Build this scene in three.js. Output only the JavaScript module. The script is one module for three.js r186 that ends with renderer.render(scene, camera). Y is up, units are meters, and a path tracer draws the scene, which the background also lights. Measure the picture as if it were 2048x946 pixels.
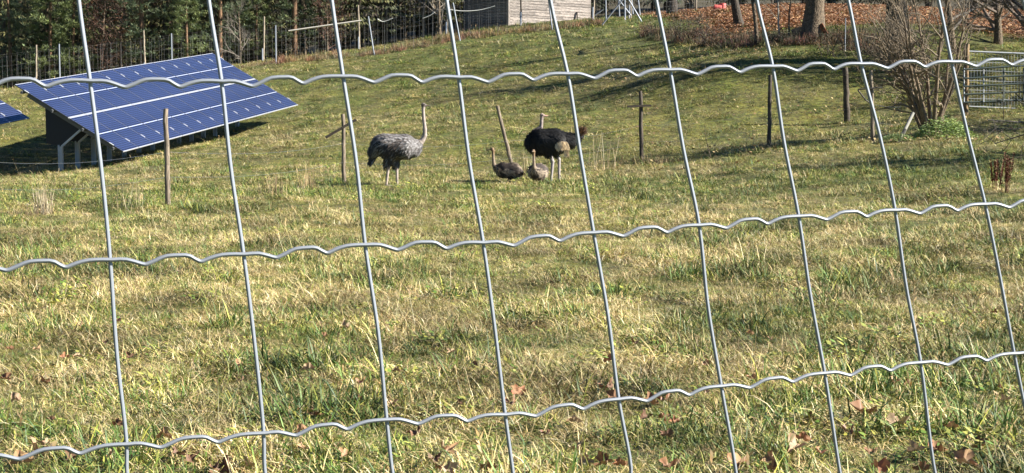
import * as THREE from 'three';
import { Sky } from 'three/addons/objects/Sky.js';
import { MarchingCubes } from 'three/addons/objects/MarchingCubes.js';
import { mergeGeometries, mergeVertices } from 'three/addons/utils/BufferGeometryUtils.js';

// ---------------------------------------------------------------- camera
const FPX = 3000, W = 2048, Hh = 946;
const EYE = 1.8, PITCH = Math.atan((473 - 216) / FPX);
const scene = new THREE.Scene();
const camera = new THREE.PerspectiveCamera(2 * Math.atan(Hh / 2 / FPX) * 180 / Math.PI, W / Hh, 0.1, 900);
camera.position.set(0, EYE, 0);
camera.rotation.x = -PITCH;
// ---------------------------------------------------------------- sky, sun, exposure
const SUN = new THREE.Vector3(0.985 * Math.cos(0.53), Math.sin(0.53), -0.17 * Math.cos(0.53)).normalize();
const sky = new Sky();
sky.name = 'sky'; sky.userData.kind = 'structure';
sky.scale.setScalar(800);
sky.material.uniforms.sunPosition.value.copy(SUN);
sky.material.uniforms.turbidity.value = 3;
sky.material.uniforms.rayleigh.value = 0.9;
sky.material.uniforms.mieCoefficient.value = 0.004;
sky.material.uniforms.cloudCoverage.value = 0.12;
scene.add(sky);
scene.environmentIntensity = 0.1;
const sun = new THREE.DirectionalLight(new THREE.Color(1, 0.93, 0.80), 5);
sun.position.copy(SUN).multiplyScalar(150); sun.target.position.set(0, 0, -45);
sun.castShadow = true; sun.shadow.mapSize.set(4096, 4096);
Object.assign(sun.shadow.camera, { left: -80, right: 80, top: 80, bottom: -80, near: 1, far: 400 });
scene.add(sun, sun.target);
const renderer = new THREE.WebGLRenderer({ antialias: true });
renderer.toneMapping = THREE.LinearToneMapping;
renderer.toneMappingExposure = 2.9;
renderer.shadowMap.enabled = true;

// ---------------------------------------------------------------- helpers
function rng(seed) { let a = seed >>> 0; return () => { a = (a + 0x6D2B79F5) | 0; let t = Math.imul(a ^ (a >>> 15), 1 | a); t = (t + Math.imul(t ^ (t >>> 7), 61 | t)) ^ t; return ((t ^ (t >>> 14)) >>> 0) / 4294967296; }; }
const V = (x, y, z) => new THREE.Vector3(x, y, z);
const lerp = (a, b, t) => a + (b - a) * t, clamp = (x, a, b) => Math.min(b, Math.max(a, x)), smooth = (a, b, x) => { const t = clamp((x - a) / (b - a), 0, 1); return t * t * (3 - 2 * t); };
function hash2(i, j, s = 0) { let h = Math.imul(i, 374761393) ^ Math.imul(j, 668265263) ^ Math.imul(s, 1274126177); h = Math.imul(h ^ (h >>> 13), 1274126177); return ((h ^ (h >>> 16)) >>> 0) / 4294967296; }
function noise(x, y, s = 0) { const i = Math.floor(x), j = Math.floor(y), u = x - i, v = y - j, a = u * u * (3 - 2 * u), b = v * v * (3 - 2 * v); return lerp(lerp(hash2(i, j, s), hash2(i + 1, j, s), a), lerp(hash2(i, j + 1, s), hash2(i + 1, j + 1, s), a), b); }
function fbm(x, y, s = 0, o = 4) { let r = 0, k = 0.5, n = 0; for (let i = 0; i < o; i++) { r += k * noise(x, y, s + i * 17); n += k; x *= 2.03; y *= 2.03; k *= 0.5; } return r / n; }
// a place in the scene, from where it is seen on the photograph and how far off it stands
const cP = Math.cos(PITCH), sP = Math.sin(PITCH);
function at(px, py, Z) { const a = (px - W / 2) / FPX, b = -(py - Hh / 2) / FPX, t = Z / (cP + b * sP); return V(a * t, EYE + t * (b * cP - sP), -Z); }

const names = new Map();
function numbered(n) { const k = names.get(n) || 0; names.set(n, k + 1); return k ? n + '_' + String(k).padStart(3, '0') : n; }
function sh(o) { o.traverse(c => { if (c.isMesh) { c.castShadow = true; c.receiveShadow = true; } }); return o; }
function tag(o, name, label, category, group, kind) { o.name = numbered(name); if (label) o.userData.label = label; if (category) o.userData.category = category; if (group) o.userData.group = group; if (kind) o.userData.kind = kind; scene.add(o); return sh(o); }
function part(parent, name, geo, mat, label) { const m = new THREE.Mesh(geo, mat); m.name = name; if (label) m.userData.label = label; parent.add(m); return m; }
function grp(x = 0, y = 0, z = 0, ry = 0) { const g = new THREE.Group(); g.position.set(x, y, z); g.rotation.y = ry; return g; }

// mesh builder
class MB {
  constructor() { this.p = []; this.c = []; this.uv = []; this.i = []; this.n = 0; }
  vert(x, y, z, c, u = 0, v = 0) { this.p.push(x, y, z); this.c.push(c[0], c[1], c[2]); this.uv.push(u, v); return this.n++; }
  tri(a, b, c) { this.i.push(a, b, c); }
  quad(a, b, c, d) { this.i.push(a, b, c, a, c, d); }
  tube(pts, rad, sides, col, cap = true) {
    let len = 0, prev = null; const N = V(0, 0, 0), Bn = V(0, 0, 0), T = V(0, 0, 0); let ref = null;
    for (let k = 0; k < pts.length; k++) {
      const a = pts[Math.max(0, k - 1)], b = pts[Math.min(pts.length - 1, k + 1)]; T.subVectors(b, a).normalize();
      if (!ref) { ref = Math.abs(T.y) < 0.9 ? V(0, 1, 0) : V(1, 0, 0); N.crossVectors(T, ref).normalize(); }
      else N.addScaledVector(T, -N.dot(T)).normalize();
      Bn.crossVectors(T, N); if (k) len += pts[k].distanceTo(pts[k - 1]);
      const row = [], r = Array.isArray(rad) ? rad[k] : rad, cc = typeof col === 'function' ? col(k / (pts.length - 1)) : col;
      for (let s = 0; s <= sides; s++) { const w = s / sides * Math.PI * 2, cs = Math.cos(w) * r, sn = Math.sin(w) * r; row.push(this.vert(pts[k].x + N.x * cs + Bn.x * sn, pts[k].y + N.y * cs + Bn.y * sn, pts[k].z + N.z * cs + Bn.z * sn, cc, s / sides * r * 6.28, len)); }
      if (prev) for (let s = 0; s < sides; s++) this.quad(prev[s], prev[s + 1], row[s + 1], row[s]);
      if (cap && (k === 0 || k === pts.length - 1)) { const m = this.vert(pts[k].x, pts[k].y, pts[k].z, cc, 0, len); for (let s = 0; s < sides; s++) k === 0 ? this.tri(m, row[s + 1], row[s]) : this.tri(m, row[s], row[s + 1]); }
      prev = row;
    }
  }
  // leaf or blade: strip from base along d, bending towards g, width w
  blade(b, d, side, len, w, bend, segs, c, g = [0, -1, 0]) {
    let p0 = null, x = b.x, y = b.y, z = b.z, dx = d.x, dy = d.y, dz = d.z; const st = len / segs;
    for (let k = 0; k <= segs; k++) {
      const t = k / segs, hw = w * 0.5 * (k === segs ? 0 : (1 - t * t * 0.6));
      if (k === segs) { const e = this.vert(x, y, z, c, 0.5, t); this.tri(p0[0], p0[1], e); }
      else { const q = [this.vert(x - side.x * hw, y - side.y * hw, z - side.z * hw, c, 0, t), this.vert(x + side.x * hw, y + side.y * hw, z + side.z * hw, c, 1, t)]; if (p0) this.quad(p0[0], p0[1], q[1], q[0]); p0 = q; }
      x += dx * st; y += dy * st; z += dz * st; dx += g[0] * bend / segs; dy += g[1] * bend / segs; dz += g[2] * bend / segs; const l = Math.hypot(dx, dy, dz); dx /= l; dy /= l; dz /= l;
    }
  }
  diamond(b, d, side, len, w, c, droop = 0) { const m = 0.42; const a0 = this.vert(b.x, b.y, b.z, c, .5, 0), a1 = this.vert(b.x + d.x * len * m - side.x * w / 2, b.y + d.y * len * m - side.y * w / 2, b.z + d.z * len * m - side.z * w / 2, c, 0, .5), a2 = this.vert(b.x + d.x * len * m + side.x * w / 2, b.y + d.y * len * m + side.y * w / 2, b.z + d.z * len * m + side.z * w / 2, c, 1, .5), a3 = this.vert(b.x + d.x * len, b.y + d.y * len - droop, b.z + d.z * len, c, .5, 1); this.tri(a0, a1, a2); this.tri(a1, a3, a2); }
  box(cx, cy, cz, sx, sy, sz, c = [1, 1, 1], m) { const g = new THREE.BoxGeometry(sx, sy, sz); if (m) g.applyMatrix4(m); g.translate(cx, cy, cz); this.add(g, c); }
  add(g, c = [1, 1, 1]) { const o = this.n, P = g.attributes.position, U = g.attributes.uv; for (let k = 0; k < P.count; k++) this.vert(P.getX(k), P.getY(k), P.getZ(k), c, U ? U.getX(k) : 0, U ? U.getY(k) : 0); if (g.index) for (const i of g.index.array) this.i.push(o + i); else for (let k = 0; k < P.count; k++) this.i.push(o + k); }
  geo() { const g = new THREE.BufferGeometry(); g.setAttribute('position', new THREE.Float32BufferAttribute(this.p, 3)); g.setAttribute('color', new THREE.Float32BufferAttribute(this.c, 3)); g.setAttribute('uv', new THREE.Float32BufferAttribute(this.uv, 2)); g.setIndex(this.i); g.computeVertexNormals(); return g; }
}
// a straight bar between two points
function barGeo(a, b, r, sides = 6, c = [1, 1, 1]) { const m = new MB(); m.tube([a, b], r, sides, c); return m.geo(); }
// a board between two points: width across, thickness th
function boardGeo(a, b, w, th, up = V(0, 1, 0)) { const d = V().subVectors(b, a), l = d.length(); d.normalize(); const n = V().crossVectors(d, up).normalize(), u = V().crossVectors(n, d); const g = new THREE.BoxGeometry(l, w, th); g.applyMatrix4(new THREE.Matrix4().makeBasis(d, u, n)); g.translate((a.x + b.x) / 2, (a.y + b.y) / 2, (a.z + b.z) / 2); return g; }

// ---------------------------------------------------------------- textures
function tex(w, h, fn, srgb = true) { const d = new Uint8Array(w * h * 4); for (let y = 0; y < h; y++) for (let x = 0; x < w; x++) { const c = fn(x / w, y / h, x, y), o = (y * w + x) * 4; d[o] = clamp(c[0], 0, 1) * 255; d[o + 1] = clamp(c[1], 0, 1) * 255; d[o + 2] = clamp(c[2], 0, 1) * 255; d[o + 3] = 255; } const t = new THREE.DataTexture(d, w, h, THREE.RGBAFormat); t.wrapS = t.wrapT = THREE.RepeatWrapping; t.magFilter = THREE.LinearFilter; t.minFilter = THREE.LinearMipmapLinearFilter; t.generateMipmaps = true; if (srgb) t.colorSpace = THREE.SRGBColorSpace; t.needsUpdate = true; return t; }
function tileNoise(u, v, n, s) { // noise that wraps with the tile
  const x = u * n, y = v * n, i = Math.floor(x), j = Math.floor(y), a = x - i, b = y - j, p = a * a * (3 - 2 * a), q = b * b * (3 - 2 * b), m = k => ((k % n) + n) % n;
  return lerp(lerp(hash2(m(i), m(j), s), hash2(m(i + 1), m(j), s), p), lerp(hash2(m(i), m(j + 1), s), hash2(m(i + 1), m(j + 1), s), p), q);
}
const woodTex = tex(256, 256, (u, v) => { const g = 0.45 * tileNoise(u * 1, v * 1, 8, 1) + 0.55 * hash2(Math.floor(u * 64), Math.floor(v * 5 + tileNoise(u, v, 16, 2) * 2), 3); const k = 0.5 + 0.5 * g; return [k, k * 0.97, k * 0.94]; });
const barkTex = tex(256, 256, (u, v) => { const r = Math.abs(Math.sin((u * 9 + 1.4 * tileNoise(u, v, 8, 5)) * Math.PI)); const k = 0.45 + 0.14 * r + 0.3 * tileNoise(u, v, 48, 6) + 0.22 * tileNoise(u, v, 14, 7); return [k, k * 0.96, k * 0.9]; });
const soilTex = tex(512, 512, (u, v) => { const k = 0.6 + 0.5 * tileNoise(u, v, 128, 11) * 0.6 + 0.4 * (tileNoise(u, v, 24, 12) - 0.3), s = tileNoise(u, v, 60, 13); return [k * lerp(0.9, 1.1, s), k, k * lerp(0.85, 0.7, s)]; });

const std = (o) => new THREE.MeshStandardMaterial({ roughness: 0.85, ...o });
const lin = (r, g, b) => new THREE.Color().setRGB(r, g, b);
const leafMat = (tr = 0.3, o = {}) => new THREE.MeshPhysicalMaterial({ vertexColors: true, side: THREE.DoubleSide, roughness: 0.85, transmission: tr, thickness: 0, ...o });
const vcMat = std({ vertexColors: true, side: THREE.DoubleSide });
const galvMat = std({ color: lin(0.22, 0.24, 0.275), metalness: 0.2, roughness: 0.5 });
const steelMat = std({ color: lin(0.26, 0.28, 0.32), metalness: 0.3, roughness: 0.5 });
const postWood = (r, g, b) => std({ color: lin(r, g, b), map: woodTex, bumpMap: woodTex, bumpScale: 0.004, roughness: 0.9 });
const greyWood = postWood(0.34, 0.29, 0.23), darkWood = postWood(0.13, 0.11, 0.09), paleWood = postWood(0.52, 0.46, 0.38), brownWood = postWood(0.36, 0.26, 0.15);
const barkMat = std({ color: lin(0.2, 0.165, 0.13), map: barkTex, bumpMap: barkTex, bumpScale: 0.03, roughness: 0.95 });
// ---------------------------------------------------------------- terrain: a thin plate through measured spots
const spots = [];
for (const [x, z, h] of [[-6, 5, 0], [0, 5, 0], [6, 5, .05], [-10, 15, -.05], [0, 15, 0], [8, 15, .12], [-25, 8, 0], [25, 8, .6], [0, -15, 0], [-40, -15, 0], [40, -15, 1],
  [-60, 100, 1.2], [-45, 135, 5], [0, 130, 10.5], [40, 130, 11], [65, 90, 9], [65, 50, 5], [42, 30, 2.2], [-60, 50, -.8], [-45, 28, -.3], [-120, 190, 14], [120, 190, 22], [0, 200, 24], [-60, 175, 17], [60, 165, 19], [120, 100, 12], [-120, 90, 0], [120, 20, 5], [-120, 10, -1]]) spots.push([x, -z, h]);
for (const [px, py, Z] of [[333, 412, 27], [1024, 414, 27], [1700, 394, 27], [2040, 378, 27], [30, 364, 38], [687, 372, 36], [785, 376, 34.8], [1110, 361, 36], [1010, 362, 35.5],
  [1281, 320, 41], [1538, 291, 41], [1745, 283, 39], [1692, 251, 45], [1860, 272, 40], [1932, 227, 44], [2046, 222, 44], [204, 335, 46], [100, 352, 46.5], [0, 352, 47], [374, 300, 50], [525, 262, 57.5], [600, 240, 59.5], [300, 302, 52], [420, 262, 58],
  [60, 187, 70], [0, 194, 69], [30, 226, 61], [551, 127, 79], [748, 109, 79], [918, 81, 80], [900, 240, 50], [1016, 53, 90], [1181, 38, 91], [925, 65, 94], [1210, 50, 80], [1285, 46, 78],
  [1350, 83, 66], [1500, 89, 60], [1622, 77, 58], [1700, 101, 54], [1480, 56, 66], [1425, 20, 85], [1600, 12, 86], [1800, 62, 58], [2000, 120, 55], [2040, 62, 68], [2040, 32, 85], [1400, 132, 53],
  [72, 172, 78], [200, 192, 96], [640, 108, 88], [300, 168, 95], [1200, 205, 53]]) { const p = at(px, py, Z); spots.push([p.x, p.z, p.y]); }
const tps = (() => {
  const n = spots.length, U = r2 => r2 < 1e-9 ? 0 : 0.5 * r2 * Math.log(r2), M = n + 3, A = [];
  for (let i = 0; i < M; i++) A.push(new Float64Array(M + 1));
  for (let i = 0; i < n; i++) { for (let j = 0; j < n; j++) A[i][j] = U((spots[i][0] - spots[j][0]) ** 2 + (spots[i][1] - spots[j][1]) ** 2); A[i][i] = 1; A[i][n] = A[n][i] = 1; A[i][n + 1] = A[n + 1][i] = spots[i][0]; A[i][n + 2] = A[n + 2][i] = spots[i][1]; A[i][M] = spots[i][2]; }
  for (let c = 0; c < M; c++) { let p = c; for (let r = c + 1; r < M; r++) if (Math.abs(A[r][c]) > Math.abs(A[p][c])) p = r;[A[c], A[p]] = [A[p], A[c]]; for (let r = 0; r < M; r++) if (r !== c) { const f = A[r][c] / A[c][c]; if (f) for (let k = c; k <= M; k++) A[r][k] -= f * A[c][k]; } }
  const w = A.map((r, i) => r[M] / r[i]);
  return (x, z) => { let s = w[n] + w[n + 1] * x + w[n + 2] * z; for (let i = 0; i < n; i++) { const dx = x - spots[i][0], dz = z - spots[i][1]; s += w[i] * U(dx * dx + dz * dz); } return s; };
})();
// cached on a lattice, so that thousands of blades can ask
const LX0 = -90, LZ0 = -150, LS = 0.75, LNX = 241, LNZ = 220, lat = new Float32Array(LNX * LNZ);
for (let j = 0; j < LNZ; j++) for (let i = 0; i < LNX; i++) lat[j * LNX + i] = tps(LX0 + i * LS, LZ0 + j * LS);
function broad(x, z) { const u = (x - LX0) / LS, v = (z - LZ0) / LS, i = Math.floor(u), j = Math.floor(v); if (i < 0 || j < 0 || i >= LNX - 1 || j >= LNZ - 1) return tps(x, z); const a = u - i, b = v - j, o = j * LNX + i; return lerp(lerp(lat[o], lat[o + 1], a), lerp(lat[o + LNX], lat[o + LNX + 1], a), b); }
const H = (x, z) => broad(x, z) + (fbm(x * 0.9, z * 0.9, 31, 2) - 0.5) * 0.11 + (noise(x * 0.28, z * 0.28, 32) - 0.5) * 0.16;
const ground = (px, py, Z) => { const p = at(px, py, Z); p.y = H(p.x, p.z); return p; };

// where the leaf carpet, forest floor and dry strip lie (matter, by place)
function leafCarpet(x, z) { const e = (fbm(x * .35, z * .35, 77) - .5) * 8; return smooth(60, 66, -z + e) * smooth(7.5, 10, x + e * .4) * (1 - smooth(88, 98, -z)); }
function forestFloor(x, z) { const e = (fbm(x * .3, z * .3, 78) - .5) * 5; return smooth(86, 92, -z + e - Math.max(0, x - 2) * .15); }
function straw(x, z) { const Z = -z; let s = 0.57 + (fbm(x * 1.15, z * 1.15, 41) - .5) * 1.6 + (fbm(x * .12, z * .12, 42) - .5) * 0.6; s -= 0.45 * smooth(27, 30, Z) * (1 - smooth(33.5, 36, Z)); s -= 0.1 * smooth(4, 10, x) * smooth(20, 38, Z) + 0.25 * smooth(46, 54, Z) * smooth(3, 9, x); s -= 0.5 * smooth(58, 72, Z) * smooth(-14, -2, x); s -= .2 * (1 - smooth(8, 10.5, Z)); return clamp(s, 0, 1); }

{ // the ground, one sheet, finer near the camera
  const xs = [], zs = []; for (let k = -120; k <= 120; k++) { const t = k / 120; xs.push(260 * Math.sign(t) * (0.16 * Math.abs(t) + 0.84 * Math.abs(t) ** 3.2)); } for (let k = 0; k <= 300; k++) { const t = k / 300; zs.push(30 - 330 * (0.22 * t + 0.78 * t ** 2.2)); }
  const m = new MB();
  for (const z of zs) for (const x of xs) {
    const y = Math.abs(x) < 88 && z > -148 ? H(x, z) : tps(x, z); const s = straw(x, z), lc = leafCarpet(x, z), ff = forestFloor(x, z), n = fbm(x * 2.6, z * 2.6, 44);
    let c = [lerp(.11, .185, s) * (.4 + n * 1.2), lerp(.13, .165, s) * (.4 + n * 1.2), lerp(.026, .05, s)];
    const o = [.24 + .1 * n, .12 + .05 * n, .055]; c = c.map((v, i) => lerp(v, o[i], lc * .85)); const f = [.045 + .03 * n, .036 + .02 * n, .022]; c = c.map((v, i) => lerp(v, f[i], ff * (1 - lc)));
    m.vert(x, y, z, c, x / 2.5, z / 2.5);
  }
  const nx = xs.length; for (let j = 0; j < zs.length - 1; j++) for (let i = 0; i < nx - 1; i++) { const a = j * nx + i; m.quad(a, a + 1, a + nx + 1, a + nx); }
  const g = m.geo(); const t = soilTex;
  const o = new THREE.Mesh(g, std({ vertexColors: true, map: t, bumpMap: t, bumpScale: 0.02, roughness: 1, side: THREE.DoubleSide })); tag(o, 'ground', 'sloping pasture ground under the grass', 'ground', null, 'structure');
}

// ---------------------------------------------------------------- grass
const G = { green: [.085, .14, .022], lush: [.05, .105, .018], olive: [.205, .2, .05], lime: [.26, .265, .05], straw: [.49, .395, .19], pale: [.63, .55, .34], tan: [.35, .245, .115], brown: [.14, .095, .05] };
function pick(r, list) { let t = r(); for (const [n, w] of list) { if ((t -= w) <= 0) return G[n]; } return G[list[0][0]]; }
function vary(r, c, k = .42) { const f = 1 + (r() - .5) * 2 * k, h = 1 + (r() - .5) * .16; return [c[0] * f * h, c[1] * f, c[2] * f / h]; }
function clump(seed, n, o) {
  const r = rng(seed), m = new MB();
  for (let k = 0; k < n; k++) {
    const a = r() * 6.283, d = Math.sqrt(r()) * o.spread, az = r() * 6.283, lean = o.lean[0] + (o.lean[1] - o.lean[0]) * r() ** 1.4, len = lerp(o.len[0], o.len[1], r() ** 1.3), b = V(Math.cos(a) * d, -0.012, Math.sin(a) * d), dir = V(Math.cos(az) * Math.sin(lean), Math.cos(lean), Math.sin(az) * Math.sin(lean));
    const sa = az + 1.57 + (r() - .5) * 1.6, side = V(Math.cos(sa), (r() - .5) * .5, Math.sin(sa)).normalize();
    m.blade(b, dir, side, len, lerp(o.w[0], o.w[1], r()), o.bend * (.3 + r() * 1.4), o.segs, vary(r, pick(r, o.pal)));
    if (o.seed && r() < o.seed) { const t = b.clone().addScaledVector(dir, len * .8); for (let q = 0; q < 5; q++) m.diamond(V(t.x, t.y + q * .012, t.z), V((r() - .5), .8, (r() - .5)).normalize(), V(1, 0, 0), .03, .008, vary(r, G.tan)); }
  }
  return m.geo();
}
const grassMat = leafMat(0, { roughness: 0.62 });
const kinds = {
  mix: [1, 2, 3, 4, 5, 6].map(s => clump(100 + s, 70, { spread: .14, len: [.035, .14], w: [.003, .0068], lean: [.35, 1.5], bend: 1.6, segs: 3, pal: [['olive', .3], ['green', .16], ['lime', .2], ['straw', .24], ['tan', .1]] })),
  dry: [1, 2, 3, 4, 5].map(s => clump(200 + s, 64, { spread: .15, len: [.04, .17], w: [.0022, .005], lean: [.4, 1.55], bend: 1.5, segs: 3, pal: [['straw', .42], ['pale', .2], ['tan', .2], ['olive', .18]] })),
  lush: [1, 2, 3, 4].map(s => clump(300 + s, 66, { spread: .12, len: [.05, .17], w: [.003, .0075], lean: [.2, 1.35], bend: 1.6, segs: 3, pal: [['green', .4], ['lush', .28], ['lime', .2], ['olive', .12]] })),
  stalk: [1, 2, 3].map(s => clump(400 + s, 5, { spread: .14, len: [.14, .36], w: [.0016, .003], lean: [.1, 1.1], bend: .4, segs: 4, seed: .4, pal: [['pale', .5], ['straw', .5]] })),
  litter: [1, 2, 3].map(s => clump(500 + s, 50, { spread: .16, len: [.06, .2], w: [.002, .0045], lean: [1.1, 1.6], bend: .3, segs: 2, pal: [['straw', .4], ['tan', .35], ['brown', .15], ['pale', .1]] })),
  weed: [1, 2, 3].map(s => { const r = rng(600 + s), m = new MB(); for (let k = 0; k < 44; k++) { const a = r() * 6.28, d = Math.sqrt(r()) * .11, az = r() * 6.28, e = .15 + r() * .7; m.diamond(V(Math.cos(a) * d, .015 + r() * .06, Math.sin(a) * d), V(Math.cos(az) * Math.cos(e), Math.sin(e) * .7, Math.sin(az) * Math.cos(e)).normalize(), V(-Math.sin(az), .2, Math.cos(az)).normalize(), .014 + r() * .03, .01 + r() * .018, vary(r, pick(r, [['green', .4], ['lime', .45], ['olive', .15]]))); } return m.geo(); }),
};
const grassAt = {}; for (const k in kinds) grassAt[k] = kinds[k].map(() => []);
{
  const r = rng(7), jobs = [];
  for (let Z = 5.2; Z < 92;) { const s = Math.max(.086, Z * lerp(.0059, .0052, smooth(40, 55, Z))); const hw = .345 * Z + 1.6; for (let x = -hw; x < hw; x += s) jobs.push([x + (r() - .5) * s * 1.3, Z + (r() - .5) * s * 1.3, s]); Z += s; }
  for (const [x, Z, s] of jobs) {
    const z = -Z, lc = leafCarpet(x, z), ff = forestFloor(x, z); if (r() < ff * .93 || r() < lc * .8) continue;
    const st = straw(x, z), t = r(); let k;
    if (t < st * .62) k = 'dry'; else if (t < st * .62 + .12) k = 'litter'; else if (r() < (1 - st) * .52) k = 'lush'; else k = 'mix';
    if (r() < .028 + (Z > 26 && Z < 36 ? .06 : 0)) k = 'weed'; else if (r() < .018 + .05 * Math.max(0, fbm(x * .8, z * .8, 51) - .55)) k = 'stalk';
    const tuft = Math.hypot(x - .3, Z - 34.5) < 2.2 ? 0 : smooth(.66, .78, fbm(x * 2.1, z * 2.1, 57)); if (r() < tuft * .7) k = 'lush';
    const list = grassAt[k], v = Math.floor(r() * list.length), sc = (1 + tuft * .12) * (.72 + r() * .6) * (1 + smooth(14, 80, Z) * .8) * (.55 + .9 * smooth(.25, .75, fbm(x * 1.6, z * 1.6, 52))), tone = .5 + .62 * smooth(.32, .68, fbm(x * 1.3, z * 1.3, 53)) + .45 * r() * r() + .15 * fbm(x * .2, z * .2, 54);
    list[v].push([x, H(x, z), z, r() * 6.283, sc, sc * lerp(1, .78, smooth(34, 50, Z)) * (k === 'litter' ? .7 : (.45 + r() * .6)), tone * (1 + (r() - .5) * .12), tone, tone * (1 + (r() - .5) * .2), (r() - .5) * .3, (r() - .5) * .3]);
  }
}
const gNames = { mix: ['meadow_grass', 'mixed green and straw meadow grass across the pasture'], dry: ['dry_grass', 'dry straw coloured grass across the pasture'], lush: ['green_grass', 'dense green grass growing in patches of the pasture'], stalk: ['grass_stalks', 'tall pale grass stalks scattered in the pasture'], litter: ['grass_litter', 'flattened dead grass lying on the pasture'], weed: ['meadow_weeds', 'low broad leaved weeds in the pasture'] };
function scatter(geos, lists, mat, name, label, category) {
  const M = new THREE.Matrix4(), q = new THREE.Quaternion(), e = new THREE.Euler(), c = new THREE.Color();
  geos.forEach((g, v) => { const L = lists[v]; if (!L.length) return; const im = new THREE.InstancedMesh(g, mat, L.length); L.forEach((a, k) => { e.set(a[9] || 0, a[3], a[10] || 0, 'YXZ'); q.setFromEuler(e); M.compose(V(a[0], a[1], a[2]), q, V(a[4], a[5], a[4])); im.setMatrixAt(k, M); im.setColorAt(k, c.setRGB(a[6], a[7], a[8])); }); tag(im, name, label, category, null, 'stuff'); });
}
for (const k in kinds) scatter(kinds[k], grassAt[k], grassMat, gNames[k][0], gNames[k][1], 'grass');
console.log('grass', Object.entries(grassAt).map(([k, l]) => k + ' ' + l.reduce((a, b) => a + b.length, 0)).join(', '));
// ---------------------------------------------------------------- the wire mesh fence just in front of the camera
{
  const PZ = 1.843, PS = 0.354; // its plane: depth grows to the right
  const onPlane = (px, py) => { const d = at(px, py, 1); const t = PZ / (1 - PS * d.x); return V(d.x * t, EYE + (d.y - EYE) * t, -t); };
  const R1 = [[180, 162], [443, 163], [686, 153], [917, 155], [1135, 148], [1340, 140], [1545, 133], [1722, 128], [1903, 124]], R2 = [[220, 519], [487, 508], [730, 489], [966, 485], [1187, 465], [1398, 450], [1597, 432], [1790, 420], [1970, 408]], R3 = [[253, 887], [527, 865], [773, 838], [1010, 828], [1237, 797], [1442, 771], [1649, 745], [1841, 724], [2028, 706]];
  const top = [157, 417, 663, 893, 1100, 1312, 1512, 1697, 1877], bot = [254, 530, 785, 1026, 1262, 1472, 1680, 1870, 2076];
  const grid = []; // [column][row] of points on the plane
  for (let c = 0; c < 9; c++) grid.push([R1[c], R2[c], R3[c]].map(p => onPlane(...p)));
  const ext = (a, b, k) => a.clone().addScaledVector(V().subVectors(a, b), k);
  const first = grid[0], second = grid[1], last = grid[8], prev = grid[7];
  for (let k = 1; k <= 9; k++) { grid.unshift(first.map((p, i) => ext(p, second[i], k))); grid.push(last.map((p, i) => ext(p, prev[i], k))); }
  for (const col of grid) { const a = ext(col[0], col[1], 1), b = ext(col[2], col[1], 1), a2 = ext(col[0], col[1], 2), b2 = ext(col[2], col[1], 2), b3 = ext(col[2], col[1], 3), b4 = ext(col[2], col[1], 4); col.unshift(a2, a); col.push(b, b2, b3, b4); }
  const fence = grp(); const r = rng(3), nrm = V(-PS, 0, -1).normalize().negate();
  grid.forEach((col, c) => {
    const pts = [];
    for (let k = 0; k < col.length; k++) { pts.push(col[k].clone()); if (k < col.length - 1) { const m = col[k].clone().lerp(col[k + 1], .5); m.x += (r() - .5) * .006; pts.push(m); } }
    const c0 = c - 9; if (c0 >= 0 && c0 < 9) { const a = onPlane(top[c0], 0), b = onPlane(bot[c0], 946); pts[3].lerp(a, .9); pts.splice(9, 0, b); if (b.y < pts[10].y) pts.splice(10, 1); }
    const curve = new THREE.CatmullRomCurve3(pts, false, 'centripetal'), m = new MB(); m.tube(curve.getPoints(90), 0.0024, 8, [1, 1, 1]); part(fence, 'vertical_wire', m.geo(), galvMat);
  });
  for (let w = 0; w < grid[0].length; w++) {
    const ctl = [];
    for (let c = 0; c < grid.length - 1; c++) {
      const a = grid[c][w], b = grid[c + 1][w], up = V().subVectors(grid[c][Math.max(0, w - 1)], grid[c][Math.min(grid[c].length - 1, w + 1)]).normalize(), step = b.clone().sub(a);
      const j = (r() - .5) * .03;
      for (const [t, y] of [[0, 0], [.1, -.0002], [.17, -.0032], [.235, -.0066], [.255, -.0066], [.32, -.0030], [.4, .0014], [.5, .002], [.575, .001], [.645, -.0054], [.67, -.006], [.73, -.0028], [.82, .0003], [.92, .0006]]) ctl.push(a.clone().addScaledVector(step, t + (t ? j : 0)).addScaledVector(up, y).addScaledVector(nrm, .0046));
    }
    const m = new MB(), curve = new THREE.CatmullRomCurve3(ctl, false, 'centripetal'); m.tube(curve.getPoints(ctl.length * 2), 0.0025, 8, [1, 1, 1]); part(fence, 'horizontal_wire', m.geo(), galvMat);
  }
  tag(fence, 'wire_mesh_fence', 'galvanised wire mesh fence with crimped horizontal wires close in front', 'wire fence');
}

// ---------------------------------------------------------------- solar tables
const cellTex = (() => { // print of a half cut module: 6 columns, two halves of 10 rows
  const w = 384, h = 768;
  return tex(w, h, (u, v, x, y) => {
    const mx = .008, my = .008, gap = .009; if (u < mx || u > 1 - mx || v < my || v > 1 - my) return [.5, .53, .62]; if (Math.abs(v - .5) < gap) return [.68, .7, .76];
    const vv = v < .5 ? (v - my) / (.5 - gap - my) : (v - .5 - gap) / (.5 - gap - my), uu = (u - mx) / (1 - 2 * mx), cx = uu * 6, cy = vv * 10, fx = cx - Math.floor(cx), fy = cy - Math.floor(cy), e = Math.min(fx, 1 - fx), e2 = Math.min(fy, 1 - fy);
    if (e < .04 || e2 < .075) return [.36, .42, .6]; if (Math.abs(fx - .33) < .015 || Math.abs(fx - .67) < .015) return [.17, .2, .36];
    const k = .9 + .2 * hash2(Math.floor(cx), Math.floor(cy + (v < .5 ? 0 : 10)), 9); return [.06 * k, .078 * k, .175 * k];
  });
})();
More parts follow.
